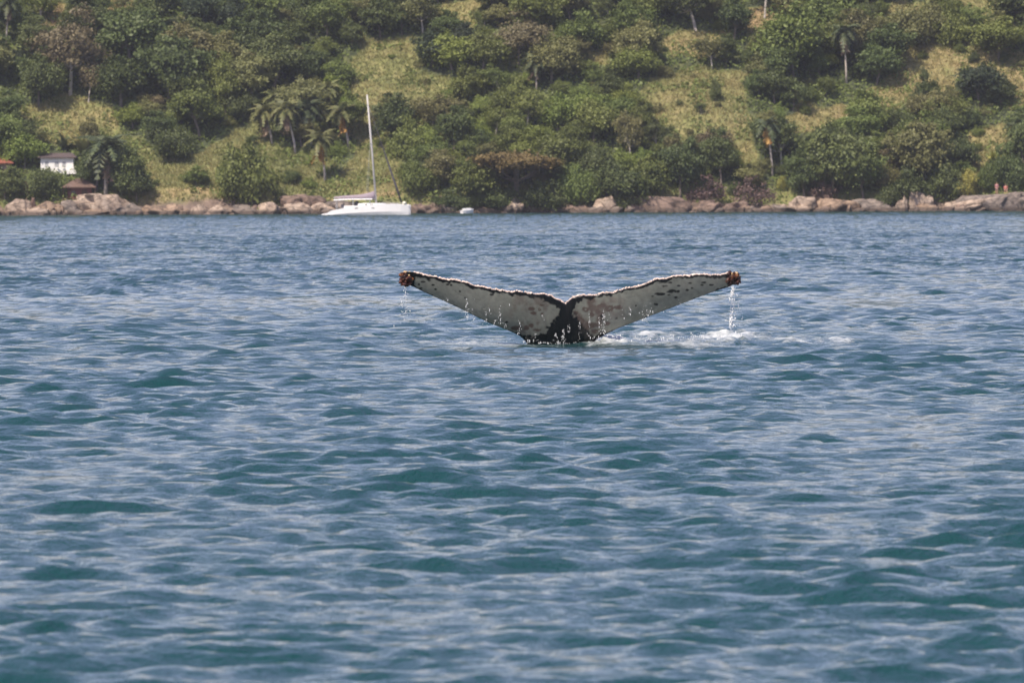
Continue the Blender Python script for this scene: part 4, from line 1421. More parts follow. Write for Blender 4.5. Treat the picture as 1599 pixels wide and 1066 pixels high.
def catamaran():
    Y = 1000.0
    sc = F_PX / Y
    o = at(586, 335.5, Y)
    base = np.array([o[0], Y, 0.0])
    e = link('catamaran', None, None, base, (0, 0, math.radians(-2)))

    def X(px):
        return (px - 586) / sc
    Zw = 335.6

    def Z(py):
        return (Zw - py) / sc
    # hull sections from the stern steps (left) to the bow (right)
    st = [(504, 337.0, 334.5, 0.35), (512, 336.8, 333.0, 0.45), (519, 336.8, 329.2, 0.52), (527, 336.8, 327.4, 0.56), (545, 336.8, 324.0, 0.62), (565, 336.8, 321.5, 0.66),
          (590, 336.8, 319.4, 0.66), (610, 336.6, 319.0, 0.55), (628, 336.4, 319.6, 0.33), (637, 336.2, 320.2, 0.12), (640, 335.6, 320.8, 0.04)]
    hl = None
    for yc in (-2.4, 2.4):
        rings = []
        for px, yb, yt, hw_ in st:
            x, zb, zt = X(px), Z(yb) - 0.25, Z(yt)
            zm = zb + 0.45 * (zt - zb)
            rings.append([(x, yc - hw_, zt), (x, yc - hw_ * 1.02, zm), (x, yc - hw_ * 0.6, zb + 0.1), (x, yc, zb), (x, yc + hw_ * 0.6, zb + 0.1), (x, yc + hw_ * 1.02, zm), (x, yc + hw_, zt), (x, yc, zt + 0.06)])
        m = MB()
        m.loft(rings)
        h = m.build('hull', GEL, e, False)
        g = MB()
        for q in range(2):
            x = X(556 + 26 * q)
            g.box(x, x + 0.4, yc - 0.685, yc - 0.64, 0.86, 0.95)
        g.build('porthole', GLASS, h)
    m = MB()
    m.box(X(538), X(612), -1.9, 1.9, 0.62, Z(321.0))
    m.build('bridge_deck', GEL, e)
    # coachroof
    m = MB()
    m.loft([[(X(a), -w, z0), (X(a), w, z0), (X(a), w * 0.8, z1), (X(a), -w * 0.8, z1)] for a, w, z0, z1 in
            ((560, 1.6, 1.0, Z(318.2)), (572, 1.65, 1.0, Z(317.0)), (596, 1.5, 1.0, Z(317.2)), (612, 0.9, 1.0, Z(319.4)))])
    c = m.build('coachroof', GEL, e)
    m = MB()
    for q in range(3):
        m.box(X(570 + 9 * q), X(575 + 9 * q), -1.72, -1.50, Z(319.6), Z(318.4))
    m.build('window', GLASS, c)
    # bimini over the cockpit on posts
    m = MB()
    m.loft([[(X(a), -1.5, z), (X(a), 1.5, z), (X(a), 1.4, z + 0.12), (X(a), -1.4, z + 0.12)] for a, z in ((522, Z(312.6)), (545, Z(311.6)), (582, Z(311.4)))])
    m.build('bimini', GEL, e)
    for px in (526, 552, 578):
        for s in (-1.35, 1.35):
            m = MB()
            m.tube([(X(px), s, 0.9), (X(px), s, Z(311.8))], 0.035, 6)
            m.build('bimini_post', STEEL, e)
    m = MB()
    m.tube([(X(557), -0.4, 1.0), (X(557.5), -0.4, Z(316)), (X(558), -0.4, Z(313.5))], [0.24, 0.28, 0.16], 8)
    m.build('helm_seat', DARKSAIL, e)
    m = MB()
    m.tube([(X(536), -1.9, 0.95), (X(536), -1.9, Z(320.0)), (X(539), -1.9, Z(318.0))], [0.18, 0.22, 0.15], 8)
    m.build('outboard_motor', DARKSAIL, e)
    # mast, boom, sail cover, stays
    top = np.array([X(574), 0, Z(148)])
    foot = np.array([X(587.5), 0, Z(318)])
    m = MB()
    m.tube([foot, foot * 0.5 + top * 0.5 + np.array([0.04, 0, 0]), top], [0.135, 0.125, 0.10], 10)
    ma = m.build('mast', ALU, e, True)
    m = MB()
    sp = foot * 0.45 + top * 0.55
    m.tube([sp + np.array([-0.1, -0.9, 0.05]), sp, sp + np.array([-0.1, 0.9, 0.05])], 0.03, 5)
    m.build('spreader', ALU, ma)
    m = MB()
    m.tube([(X(586.5), 0, Z(310)), (X(521), 0, Z(309))], 0.09, 8)
    m.build('boom', ALU, e, True)
    m = MB()
    m.loft([[(X(a), 0.18 * s, Z(309.4) + hh * 0), (X(a), 0.24 * s, Z(309.4) + hh * 0.4), (X(a), 0.10 * s, Z(309.4) + hh * 0.85), (X(a), 0, Z(309.4) + hh),
             (X(a), -0.10 * s, Z(309.4) + hh * 0.85), (X(a), -0.24 * s, Z(309.4) + hh * 0.4), (X(a), -0.18 * s, Z(309.4))] for a, s, hh in
            ((522, 0.6, 0.22), (540, 0.9, 0.36), (560, 1.0, 0.46), (572, 1.1, 0.62), (582, 1.0, 0.88), (586.6, 0.5, 1.05))])
    m.build('sail_cover', SAILBAG, e, True)
    bow = np.array([X(628), 0, Z(318.5)])
    s0 = foot * 0.08 + top * 0.92
    m = MB()
    m.tube([bow, s0], 0.014, 5)
    m.build('forestay', STEEL, e)
    m = MB()
    m.tube([bow + (s0 - bow) * 0.02, bow + (s0 - bow) * 0.2, bow + (s0 - bow) * 0.42, bow + (s0 - bow) * 0.62, bow + (s0 - bow) * 0.9], [0.10, 0.13, 0.10, 0.035, 0.02], 7)
    m.build('furled_jib', DARKSAIL, e, True)
    for s in (-1, 1):
        m = MB()
        m.tube([(X(572), s * 2.3, 1.3), sp + np.array([-0.1, 0.9 * s, 0.05]), top * 0.97 + foot * 0.03], 0.010, 4)
        m.build('shroud', STEEL, e)
    m = MB()
    for s in (-2.4, 2.4):
        m.tube([(X(598), s, Z(316.4)), (X(634), s * 0.98, Z(316.6))], 0.018, 5)
        for q in range(4):
            m.tube([(X(600 + 11 * q), s, 1.25), (X(600 + 11 * q), s, Z(316.4))], 0.016, 5)
    m.build('guard_rail', STEEL, e)
    v, f = ico(2)
    me = new_mesh('anchor_ball', v * 0.24, f, CREAM, True)
    link('fender_ball', me, e, (X(633), -2.45, Z(317.2)))
    m = MB()
    m.tube([(X(637), -2.4, Z(320.6)), (X(637), 2.4, Z(320.6))], 0.07, 7)
    m.build('crossbeam', ALU, e, True)
    tag(e, 'white catamaran with tall pale mast and furled dark jib moored near shore', 'catamaran')


catamaran()


def dinghy():
    Y = 1070.0
    o = at(730, 333.5, Y)
    e = link('dinghy', None, None, (o[0], Y, 0.0), (0, 0, math.radians(38)))
    rings = []
    for x, w, zb, zt in ((-1.35, 0.50, -0.10, 0.62), (-0.7, 0.64, -0.14, 0.62), (0.1, 0.66, -0.14, 0.66), (0.8, 0.48, -0.10, 0.76), (1.25, 0.2, 0.05, 0.86), (1.4, 0.04, 0.35, 0.92)):
        rings.append([(x, -w, zt), (x, -w * 0.85, zb + 0.2), (x, 0, zb), (x, w * 0.85, zb + 0.2), (x, w, zt), (x, w * 0.8, zt + 0.02), (x, w * 0.66, zb + 0.3), (x, -w * 0.66, zb + 0.3), (x, -w * 0.8, zt + 0.02)])
    m = MB()
    m.loft(rings)
    m.build('hull', GEL, e)
    m = MB()
    m.loft([[(-0.9, -0.55, 0.6), (-0.9, 0.55, 0.6), (-0.9, 0.4, 0.92), (-0.9, -0.4, 0.92)], [(0.5, -0.55, 0.66), (0.5, 0.55, 0.66), (0.4, 0.35, 1.05), (0.4, -0.35, 1.05)], [(1.0, -0.3, 0.75), (1.0, 0.3, 0.75), (0.98, 0.2, 0.86), (0.98, -0.2, 0.86)]])
    m.build('cover', simple_mat('dinghy_cover', (0.66, 0.66, 0.65), 0.6, 0.05, 2.0), e)
    m = MB()
    m.box(-0.3, -0.1, -0.6, 0.6, 0.45, 0.5)
    m.build('thwart', WOOD, e)
    e.scale = (0.75, 0.75, 0.75)
    tag(e, 'small white dinghy moored close to the rocks right of the catamaran', 'dinghy')


dinghy()

# ----------------------------------------------------------------------------------------------
# two people on the right-hand rocks
# ----------------------------------------------------------------------------------------------
SKIN = simple_mat('skin', (0.42, 0.24, 0.17), 0.6, 0.08, 5.0)
HAIR = simple_mat('hair', (0.03, 0.02, 0.018), 0.7, 0.2, 8.0)


def skin_body(name, joints, edges, mat, parent, root=0):
    me = bpy.data.meshes.new(name)
    me.from_pydata([j[0] for j in joints], edges, [])
    o = link(name, me, parent)
    me.materials.append(mat)
    sk = o.modifiers.new('skin', 'SKIN')
    sk.use_smooth_shade = True
    for k, j in enumerate(joints):
        me.skin_vertices[0].data[k].radius = (j[1], j[1] if len(j) < 3 else j[2])
        me.skin_vertices[0].data[k].use_root = (k == root)
    sb = o.modifiers.new('smooth', 'SUBSURF')
    sb.levels = 1
    sb.render_levels = 1
    return o


def person(px, yfoot, seated, shirt, shorts, label):
    b = ground_at(px, yfoot)
    top = at(px, yfoot, SHORE + 3.2)
    e = link('person', None, None, (top[0], SHORE + 3.2, top[2]))
    hp = 0.42 if seated else 0.86
    fwd = -0.42 if seated else 0.0
    J = [((0, 0, hp), 0.13, 0.10), ((0, -0.02, hp + 0.25), 0.125, 0.09), ((0, -0.02, hp + 0.46), 0.15, 0.09), ((0, -0.02, hp + 0.57), 0.055), ((0, -0.04, hp + 0.64), 0.06), ((0, -0.05, hp + 0.74), 0.095, 0.105), ((0, -0.05, hp + 0.82), 0.06)]
    E = [(0, 1), (1, 2), (2, 3), (3, 4), (4, 5), (5, 6)]
    for s in (-1, 1):
        n = len(J)
        J += [((s * 0.19, -0.02, hp + 0.46), 0.055), ((s * 0.25, 0.0, hp + 0.20), 0.045), ((s * 0.20, -0.16, hp - 0.02), 0.036), ((s * 0.17, -0.24, hp - 0.06), 0.03)]
        E += [(2, n), (n, n + 1), (n + 1, n + 2), (n + 2, n + 3)]
        n = len(J)
        if seated:
            J += [((s * 0.10, -0.05, hp - 0.02), 0.085), ((s * 0.13, fwd, hp + 0.02), 0.062), ((s * 0.13, fwd - 0.04, 0.08), 0.045), ((s * 0.13, fwd - 0.20, 0.03), 0.038)]
        else:
            J += [((s * 0.09, 0, hp - 0.08), 0.085), ((s * 0.10, -0.02, 0.46), 0.06), ((s * 0.10, 0.0, 0.09), 0.042), ((s * 0.11, -0.16, 0.03), 0.038)]
        E += [(0, n), (n, n + 1), (n + 1, n + 2), (n + 2, n + 3)]
    skin_body('body', J, E, SKIN, e)
    JS = [((0, 0, hp + 0.03), 0.15, 0.12), ((0, -0.02, hp + 0.25), 0.145, 0.11), ((0, -0.02, hp + 0.45), 0.165, 0.105), ((0, -0.02, hp + 0.53), 0.085)]
    ES = [(0, 1), (1, 2), (2, 3)]
    for s in (-1, 1):
        n = len(JS)
        JS += [((s * 0.19, -0.02, hp + 0.455), 0.072), ((s * 0.235, -0.005, hp + 0.29), 0.066)]
        ES += [(2, n), (n, n + 1)]
    skin_body('shirt', JS, ES, shirt, e)
    JP = [((0, 0, hp + 0.02), 0.155, 0.125)]
    EP = []
    for s in (-1, 1):
        n = len(JP)
        a = J[11 if s < 0 else 19][0]
        k = J[12 if s < 0 else 20][0]
        JP += [(a, 0.105), (tuple(0.35 * np.array(a) + 0.65 * np.array(k)), 0.085)]
        EP += [(0, n), (n, n + 1)]
    skin_body('shorts', JP, EP, shorts, e)
    v, f = ico(2)
    hv = v * np.array([0.105, 0.118, 0.105])
    hv[:, 1] += np.where(hv[:, 2] < 0, 0.035, 0)
    hm = new_mesh('hair', hv, f, HAIR, True)
    link('hair', hm, e, (0, -0.025, hp + 0.785))
    tag(e, label, 'person')
    return e


person(1556.5, 303.0, False, simple_mat('pink_top', (0.48, 0.20, 0.25), 0.8, 0.06, 5.0), simple_mat('mauve_shorts', (0.42, 0.25, 0.26), 0.8, 0.06, 5.0), 'person in a dusky pink top standing on the great rock')
person(1570.5, 301.0, True, simple_mat('coral_top', (0.72, 0.22, 0.19), 0.8, 0.06, 5.0), simple_mat('dark_shorts', (0.05, 0.04, 0.045), 0.8, 0.06, 5.0), 'person in a bright coral red top sitting on the great rock')

# ----------------------------------------------------------------------------------------------
# the whale's raised flukes
# ----------------------------------------------------------------------------------------------
LEAN = math.radians(27)
TOPL = [(634, 424), (645, 424), (655, 427.5), (668, 430.5), (690, 434.5), (720, 441), (745, 447), (770, 452), (800, 456.5), (825, 459), (848, 460.5), (862, 465), (873, 470), (883, 475.5), (889, 470), (895, 464.5), (910, 462),
        (930, 460), (955, 457), (975, 452.5), (1000, 446), (1025, 438), (1045, 433), (1065, 430.5), (1090, 430), (1120, 430.5), (1140, 427), (1150, 429)]
BOTL = [(634, 443), (645, 447.5), (662, 456), (690, 468.5), (715, 480), (740, 492.5), (765, 504.5), (785, 512.5), (800, 518.5), (812, 524.5), (820, 532), (828, 545), (850, 570), (880, 580), (905, 570), (921, 545), (930, 531),
        (945, 522.5), (965, 512.5), (990, 503), (1020, 491.5), (1060, 476), (1100, 460.5), (1125, 452), (1140, 447.5), (1150, 441)]
SPOTS = [(1030, 459, 10, 2.2), (1051, 454.4, 9, 3.0), (1037, 447, 5, 2), (1024, 475, 3.6, 2), (1073, 453, 3, 1.5), (1081, 450, 2.4, 1.4), (1096, 445, 2.6, 1.4), (1111, 444.6, 3.2, 1.6), (1055.5, 464.5, 3, 2), (962.5, 497, 2.5, 2),
         (993, 477, 1.3, 1.2), (1018, 462, 3, 1.6), (1045, 460.5, 4, 1.3), (1078, 442, 3.4, 1.2), (1060, 446, 3, 1.2), (1047, 441, 3, 1.2), (1099, 441, 4, 1.2), (939, 518, 4, 2), (955.5, 455.5, 3, 1.4),
         (660, 440, 5, 1.4), (654, 444, 1.6, 2), (676, 445, 2.2, 1.3), (699, 444, 2.6, 1.5), (704.5, 445, 2.0, 1.4), (680, 451.6, 2.2, 1.4), (718, 455, 2.4, 1.6), (726.6, 464.7, 2, 1), (791, 503, 3.0, 1.8), (711, 478, 4, 1.8), (657, 450, 2.6, 1.4),
         (768, 460, 3, 1.4), (800, 461, 3, 1.5), (866, 501.5, 3.5, 3.0), (855, 511, 5, 3), (834, 463, 8, 4), (939, 493, 3, 2), (940, 500, 3, 2.4)]
BROWN = [(914, 483, 5, 4, 1), (924, 490, 4, 5, 0), (906, 500, 7, 6, 1), (922, 508, 12, 5, 0), (940, 477, 8, 3, 0), (951, 481, 7, 5, 1), (965, 480, 7, 4, 0), (934, 486, 4, 4, 1), (940, 492, 4, 4, 0), (910, 515, 9, 5, 0), (930, 517, 8, 4, 0), (899, 488, 4, 3, 1), (948, 505, 5, 4, 0),
         (830, 482, 6, 2.5, 0), (833, 489, 6, 3, 0), (846, 476, 4, 1.5, 0), (847, 490, 3, 2, 0), (830, 508, 5, 4, 0), (838, 515, 6, 3, 0), (822, 512, 5, 4, 0), (842, 483, 3, 2, 1), (805, 512, 8, 4, 0)]


def skin_material():
    m, N, L, P = mat_new('whale_skin')
    a = nd(N, 'ShaderNodeAttribute', attribute_name='skin')
    tc = nd(N, 'ShaderNodeTexCoord')
    ns = nd(N, 'ShaderNodeTexNoise', in_Scale=14.0, in_Detail=5.0, in_Roughness=0.6)
    L.new(tc.outputs['Object'], ns.inputs['Vector'])
    r = ramp(N, [(0.3, (0.82, 0.82, 0.82)), (0.7, (1.12, 1.12, 1.12))])
    L.new(ns.outputs['Fac'], r.inputs[0])
    mx = nd(N, 'ShaderNodeMix', data_type='RGBA', blend_type='MULTIPLY')
    mx.inputs[0].default_value = 1.0
    L.new(a.outputs['Color'], mx.inputs[6])
    L.new(r.outputs[0], mx.inputs[7])
    L.new(mx.outputs[2], P.inputs['Base Color'])
    P.inputs['Roughness'].default_value = 0.24
    P.inputs['Specular IOR Level'].default_value = 0.5
    b = nd(N, 'ShaderNodeBump', in_Strength=0.25, in_Distance=0.01)
    L.new(ns.outputs['Fac'], b.inputs['Height'])
    L.new(b.outputs[0], P.inputs['Normal'])
    return m


def plane_point(px, py):
    """picture point to the leaning plane of the flukes"""
    nrm = np.array([0, -math.cos(LEAN), -math.sin(LEAN)])
    r = ray(px, py)
    t = ((np.array([0, FY, 0]) - CAM) @ nrm) / (r @ nrm)
    return CAM + r * t[..., None], nrm


def build_whale():
    root = link('whale', None, None, (0, FY, 0))
    xs = np.linspace(634, 1150, 420)
    tl, bl = np.array(TOPL), np.array(BOTL)
    yt = np.interp(xs, tl[:, 0], tl[:, 1])
    yb = np.interp(xs, bl[:, 0], bl[:, 1])
    k = np.array([0.25, 0.5, 0.25])
    for _ in range(2):
        yb[1:-1] = np.convolve(yb, k, 'valid')
    rag = (noise2(xs / 5.0, 0 * xs, 91) - 0.5) * 2.2 + (noise2(xs / 13.0, 0 * xs, 92) - 0.5) * 2.0
    yt = yt + rag * np.clip(np.abs(xs - 883) / 12, 0, 1)
    nv = 70
    v = np.linspace(0, 1, nv)
    v = 0.5 * v + 0.5 * (0.5 - 0.5 * np.cos(math.pi * v))
    PX = np.repeat(xs[:, None], nv, 1)
    PY = yb[:, None] + (yt - yb)[:, None] * v[None, :]
    P, nrm = plane_point(PX, PY)
    span = np.abs(xs - 885) / 260.0
    thick = 0.034 + 0.26 * np.clip(1 - span, 0, 1) ** 1.6
    prof = (v + 0.004) ** 0.45 * (1.0 - v) ** 0.9 * 1.55 + 0.13 * v ** 2          # round leading edge, thin trailing edge
    T = np.minimum(thick[:, None] * prof[None, :], 0.5)
    T[:, 0] = 0.0
    T[0, :] *= 0.4
    T[-1, :] *= 0.4
    camber = 0.10 * span ** 2
    front = P + np.array([0, -1.0, 0]) * (T * 0.5)[..., None] + np.array([0, 1, 0]) * camber[:, None, None]
    back = P - nrm * (T * 0.85)[..., None] + np.array([0, 1, 0]) * camber[:, None, None]
    # pigment of the underside
    white = np.array([0.228, 0.232, 0.198])
    blk = np.array([0.012, 0.012, 0.014])
    brn = np.array([0.092, 0.06, 0.052])
    jig = (fbm2(PX / 4.0, PY / 4.0, 21, 3) - 0.5)
    jig2 = (fbm2(PX / 12.0, PY / 12.0, 22, 3) - 0.5)
    top_d = PY - yt[:, None]
    bot_d = yb[:, None] - PY
    edge_w = 4.6 + 3.0 * np.exp(-((PX - 650) / 22) ** 2) + 3.5 * np.exp(-((PX - 1138) / 14) ** 2) + 6 * np.exp(-((PX - 862) / 13) ** 2) + 3 * np.exp(-((PX - 897) / 8) ** 2) + 1.2 * jig2 * 4
    black = np.clip((edge_w - top_d + jig * 5) / 1.6, 0, 1)
    low_w = 1.0 + 8.0 * np.exp(-((PX - 826) / 16) ** 2) + 7.0 * np.exp(-((PX - 930) / 14) ** 2) + 2.0 * np.exp(-((PX - 650) / 16) ** 2) + 2.5 * np.exp(-((PX - 1128) / 18) ** 2)
    black = np.maximum(black, np.clip((low_w - bot_d + jig * 6) / 1.6, 0, 1))
    # dark column down the middle
    cw = np.interp(PY, [455, 470, 480, 488, 498, 508, 520, 532, 545], [34, 29, 15, 12, 17, 27, 40, 56, 120])
    cc = np.interp(PY, [455, 470, 485, 500, 515, 535], [880, 881, 884, 884, 884, 882])
    black = np.maximum(black, np.clip((cw - np.abs(PX - cc) + jig * 13 + jig2 * 14) / 2.2, 0, 1))
    black = np.maximum(black, np.clip((PY - 524.5 + jig * 14) / 2.0, 0, 1) * (np.abs(PX - 880) < 75))
    black = np.maximum(black, np.clip((648 - PX + jig * 6) / 2.0, 0, 1))
    black = np.maximum(black, np.clip((PX - 1136 + jig * 8) / 2.0, 0, 1))
    for sx, sy, a, b in SPOTS:
        q = ((PX - sx) / a) ** 2 + ((PY - sy) / b) ** 2
        black = np.maximum(black, np.clip((1.15 - q + jig * 2.6) / 0.6, 0, 1) * 0.95)
    bw = np.zeros_like(PX)
    for sx, sy, a, b, ring in BROWN:
        q = np.sqrt(((PX - sx) / a) ** 2 + ((PY - sy) / b) ** 2) + jig * 0.9
        z = np.clip((1.05 - q) / 0.35, 0, 1) if not ring else np.clip((0.5 - np.abs(q - 0.6)) / 0.3, 0, 1)
        bw = np.maximum(bw, z * 0.95)
    stain = np.clip((jig2 + 0.10) * 2.6, 0, 0.7) * np.exp(-((PX - 920) / 48) ** 2) + np.clip((jig2 + 0.12) * 1.6, 0, 0.5) * np.exp(-((PX - 828) / 36) ** 2) + np.clip(jig2 * 0.8, 0, 0.15)
    # long pale and dark scratches, as raked by teeth
    scr = np.zeros_like(PX)
    rr = RS(13)
    for _ in range(46):
        x0, y0 = rr.uniform(660, 1120), rr.uniform(440, 525)
        an = rr.normal(0.1, 0.5)
        ln = rr.uniform(5, 22)
        u_ = (PX - x0) * math.cos(an) + (PY - y0) * math.sin(an)
        w_ = -(PX - x0) * math.sin(an) + (PY - y0) * math.cos(an) + 0.015 * u_ ** 2 * rr.choice([-1, 1])
        scr += np.clip(1 - np.abs(w_) / 0.7, 0, 1) * (np.abs(u_) < ln / 2) * rr.choice([-0.35, -0.25, 0.3])
    C = white[None, None, :] * (1 + 0.5 * jig2[..., None] + 0.22 * jig[..., None] + scr[..., None])
    bw = np.clip(bw + stain, 0, 0.9)[..., None]
    C = C * (1 - bw) + brn * bw
    C = C * (1 - black[..., None]) + blk * black[..., None]
    Cb = np.broadcast_to(blk, C.shape)
    nx = len(xs)
    V = np.concatenate([front.reshape(-1, 3), back.reshape(-1, 3)])
    col_ = np.concatenate([C.reshape(-1, 3), Cb.reshape(-1, 3)])
    # faces of the underside, the back and the closing edge strips
    ia = np.arange(nx * nv).reshape(nx, nv)
    ib = ia + nx * nv
    q = []
    q.append(np.stack([ia[:-1, :-1], ia[1:, :-1], ia[1:, 1:], ia[:-1, 1:]], -1).reshape(-1, 4))
    q.append(np.stack([ib[:-1, :-1], ib[:-1, 1:], ib[1:, 1:], ib[1:, :-1]], -1).reshape(-1, 4))
    q.append(np.stack([ia[:-1, -1], ia[1:, -1], ib[1:, -1], ib[:-1, -1]], -1))
    q.append(np.stack([ia[:-1, 0], ib[:-1, 0], ib[1:, 0], ia[1:, 0]], -1))
    q.append(np.stack([ia[0, :-1], ia[0, 1:], ib[0, 1:], ib[0, :-1]], -1))
    q.append(np.stack([ia[-1, :-1], ib[-1, :-1], ib[-1, 1:], ia[-1, 1:]], -1))
    me = new_mesh('flukes', V - np.array([0, FY, 0]), np.concatenate(q), skin_material(), True)
    attr_point(me, 'skin', np.concatenate([col_, np.ones((len(col_), 1))], 1), 'FLOAT_COLOR')
    link('flukes', me, root)
    # tail stock going down under the water behind the flukes
    m = MB()
    c0, _ = plane_point(np.array([881.0]), np.array([528.0]))
    c0 = c0[0] - np.array([0, FY, 0])
    rings = []
    for t, w, d in ((0.0, 0.40, 0.10), (0.35, 0.36, 0.22), (0.8, 0.34, 0.34), (1.6, 0.5, 0.55), (2.8, 0.8, 0.85)):
        c = c0 + np.array([0, 0.10 + 0.75 * t, -0.12 - 0.62 * t])
        rings.append([c + np.array([w * math.cos(a), 0.5 * d * math.sin(a), d * math.sin(a)]) for a in np.linspace(0, 2 * math.pi, 17)[:-1]])
    m.loft(rings)
    m.build('tail_stock', simple_mat('whale_black', (0.012, 0.012, 0.014), 0.35, 0.2, 8.0), root, True)

    # pale knobs along the trailing edge, coloured to stand for its sunlit highlight
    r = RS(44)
    EDGE = simple_mat('rim_highlight', (0.70, 0.55, 0.47), 0.75, 0.25, 20.0)
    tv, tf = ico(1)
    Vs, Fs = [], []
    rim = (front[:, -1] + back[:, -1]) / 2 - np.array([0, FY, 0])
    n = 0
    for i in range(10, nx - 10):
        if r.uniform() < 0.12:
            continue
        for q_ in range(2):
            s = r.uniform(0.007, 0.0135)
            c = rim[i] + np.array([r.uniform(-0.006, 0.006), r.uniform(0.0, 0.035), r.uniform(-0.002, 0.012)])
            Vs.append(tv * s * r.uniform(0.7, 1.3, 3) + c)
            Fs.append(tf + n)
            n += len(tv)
    link('rim_highlight', new_mesh('rim_highlight', np.concatenate(Vs), np.concatenate(Fs), EDGE, False), root)['kind'] = 'stuff'

    # barnacle clusters on both tips: ribbed cones, each a part
    B = [simple_mat('barnacle_%s' % nme, c, 0.45, 0.3, 30.0) for nme, c in (('rust', (0.075, 0.024, 0.015)), ('maroon', (0.035, 0.014, 0.012)), ('orange', (0.17, 0.065, 0.024)), ('cream', (0.58, 0.40, 0.20)))]
    cones = []
    for bm_ in B:
        m = MB()
        ringz = []
        for z, rr_ in ((0.0, 1.0), (0.45, 0.92), (0.85, 0.66), (1.0, 0.42), (0.8, 0.25)):
            ringz.append([(rr_ * (1 + 0.14 * (j % 2)) * math.cos(j * math.pi / 6), rr_ * (1 + 0.14 * (j % 2)) * math.sin(j * math.pi / 6), z * 1.3) for j in range(12)])
        m.loft(ringz)
        cones.append(m.mesh('barnacle', bm_))
    for tipx, tipy, wid, hei, sgn in ((633.5, 435.0, 10.0, 12.0, -1), (1145.5, 434.5, 12.0, 10.5, 1)):
        c, _ = plane_point(np.array([tipx]), np.array([tipy]))
        c = c[0] - np.array([0, FY, 0]) + np.array([0, 0.10, 0])
        core_v, core_f = ico(2)
        cv = core_v * np.array([wid * 0.72 / 119, 0.07, hei * 0.72 / 119 * 1.05])
        cl = link('barnacle_cluster', new_mesh('barnacle_core', cv, core_f, B[1], True), root, c)
        for j in range(58):
            d = r.normal(0, 1, 3)
            d[1] -= 0.5
            d /= np.linalg.norm(d)
            p = d * np.array([wid * 0.78 / 119, 0.075, hei * 0.80 / 119])
            up = d[2] + 0.35 * (-sgn) * d[0]
            u = r.uniform()
            pick = 3 if (up > 0.5 and u < 0.4) else (2 if (up > 0.1 and u < 0.3) else (0 if u < 0.6 else 1))
            s = r.uniform(0.012, 0.024)
            o = link('barnacle', cones[pick], cl, p, Vector(d).to_track_quat('Z', 'Y').to_euler(), (s, s, s * r.uniform(0.9, 1.6)))
    tag(root, 'raised humpback tail flukes, pale underside mottled black, barnacles on both tips', 'whale')
    return front, rim


front, rim = build_whale()

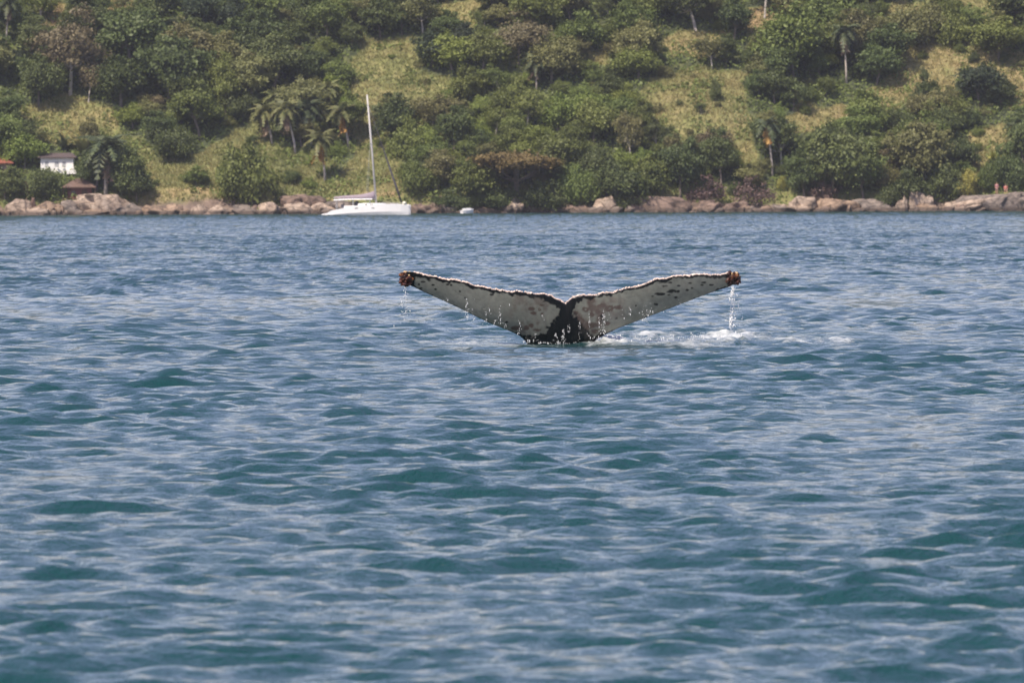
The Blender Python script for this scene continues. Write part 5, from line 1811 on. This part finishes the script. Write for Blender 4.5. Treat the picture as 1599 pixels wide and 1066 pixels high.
# ----------------------------------------------------------------------------------------------
# water falling from the flukes, and spray
# ----------------------------------------------------------------------------------------------
def build_drops():
    r = RS(71)
    D = []          # px, py, radius px, depth offset toward the viewer

    def stream(x0, y0, y1, n, w, rad, dep=0.25, bias=1.0):
        for _ in range(n):
            t = r.uniform() ** bias
            D.append((x0 + r.normal(0, w) * (0.4 + 0.8 * t), y0 + (y1 - y0) * t, rad * r.uniform(0.45, 1.15), dep + r.normal(0, 0.03)))
    for x, y0, y1, n in ((698, 455, 470, 7), (729, 450, 498, 18), (730, 470, 500, 8), (741, 455, 470, 10), (739, 480, 500, 6), (758, 455, 492, 16), (765, 475, 490, 6), (781, 468, 505, 20), (795, 475, 480, 3), (811, 500, 524, 8),
                         (836, 520, 532, 6), (848, 490, 500, 4), (760, 495, 508, 6), (772, 500, 512, 4), (789, 505, 512, 4), (920, 485, 530, 12), (943, 480, 522, 22), (935, 495, 520, 9), (951, 470, 500, 8), (972, 460, 500, 10),
                         (985, 462, 495, 10), (1004, 455, 500, 14), (1018, 452, 490, 14), (1010, 465, 505, 10), (1039, 450, 488, 8), (1062, 463, 480, 5), (1080, 432, 450, 5), (905, 500, 535, 10), (880, 515, 535, 16), (888, 505, 520, 6), (868, 520, 536, 10)):
        stream(x, y0, y1, int(n * 2.1), 1.7, 0.85)
    stream(1145, 446, 462, 34, 2.2, 1.6, 0.1)
    stream(1143, 455, 512, 115, 3.4, 1.45, 0.1)
    stream(1141, 490, 515, 24, 1.6, 1.6, 0.1)
    stream(1153, 468, 512, 14, 4.0, 1.5, 0.1)
    stream(641, 436, 447, 14, 0.8, 1.2, 0.1)
    stream(633, 448, 492, 80, 3.8, 1.0, 0.1)
    stream(628, 470, 505, 14, 8.0, 0.9, 0.1)
    # beads and splashes round the waterline
    for x0, x1, y, sy, n, rad in ((815, 835, 533, 3, 26, 1.2), (840, 930, 536, 1.6, 60, 1.1), (925, 965, 527, 4, 70, 1.1), (960, 1090, 528, 6, 110, 1.0), (1075, 1100, 525, 4, 40, 1.3), (1120, 1165, 527, 4, 70, 1.5), (1190, 1230, 535, 4, 40, 1.1), (1265, 1310, 542, 4, 60, 1.3), (700, 815, 535, 6, 40, 0.8), (610, 700, 505, 16, 18, 0.9)):
        for _ in range(n):
            D.append((r.uniform(x0, x1), y + r.normal(0, sy * 0.6), rad * r.uniform(0.4, 1.1), r.uniform(-0.1, 0.3)))
    # heap of whitewater where the right-hand stream lands
    for _ in range(170):
        a = r.normal(0, 1)
        D.append((1150 + a * 10, 531 - abs(r.normal(0, 1)) * max(0.5, 4.6 - abs(a) * 2.2), r.uniform(0.7, 2.0), -0.9 + r.normal(0, 0.15)))
    tv, tf = ico(1)
    Vs, Fs, n = [], [], 0
    for px, py, rad, dep in D:
        c = at(px, py, FY - dep)
        s = 0.56 * rad / 119.0
        Vs.append(tv * s * np.array([r.uniform(0.7, 1.0), 0.85, r.uniform(0.9, 1.4) if r.uniform() < 0.6 else r.uniform(1.8, 4.0)]) + c)
        Fs.append(tf + n)
        n += len(tv)
    m, N, L, P = mat_new('falling_water')
    P.inputs['Base Color'].default_value = (0.86, 0.87, 0.88, 1)
    P.inputs['Roughness'].default_value = 0.15
    P.inputs['IOR'].default_value = 1.333
    P.inputs['Transmission Weight'].default_value = 0.1
    o = link('water_drops', new_mesh('water_drops', np.concatenate(Vs), np.concatenate(Fs), m, True))
    tag(o, 'drops and streams of water falling from the tail flukes', 'water drops', None, 'stuff')


build_drops()

# ----------------------------------------------------------------------------------------------
# sea air: thin even haze round the whole scene
# ----------------------------------------------------------------------------------------------
HAZE = 0.00006
m = bpy.data.materials.new('haze')
m.use_nodes = True
m.node_tree.nodes.remove(m.node_tree.nodes['Principled BSDF'])
pv = m.node_tree.nodes.new('ShaderNodeVolumePrincipled')
pv.inputs['Color'].default_value = (0.86, 0.90, 1.0, 1)
pv.inputs['Density'].default_value = HAZE
pv.inputs['Anisotropy'].default_value = 0.2
m.node_tree.links.new(pv.outputs[0], m.node_tree.nodes['Material Output'].inputs['Volume'])
hb = MB()
hb.box(-1100, 1100, -950, 1650, -5.5, 55)
tag(hb.build('haze', m), 'thin bluish sea haze filling the air over the bay', 'haze', None, 'stuff')
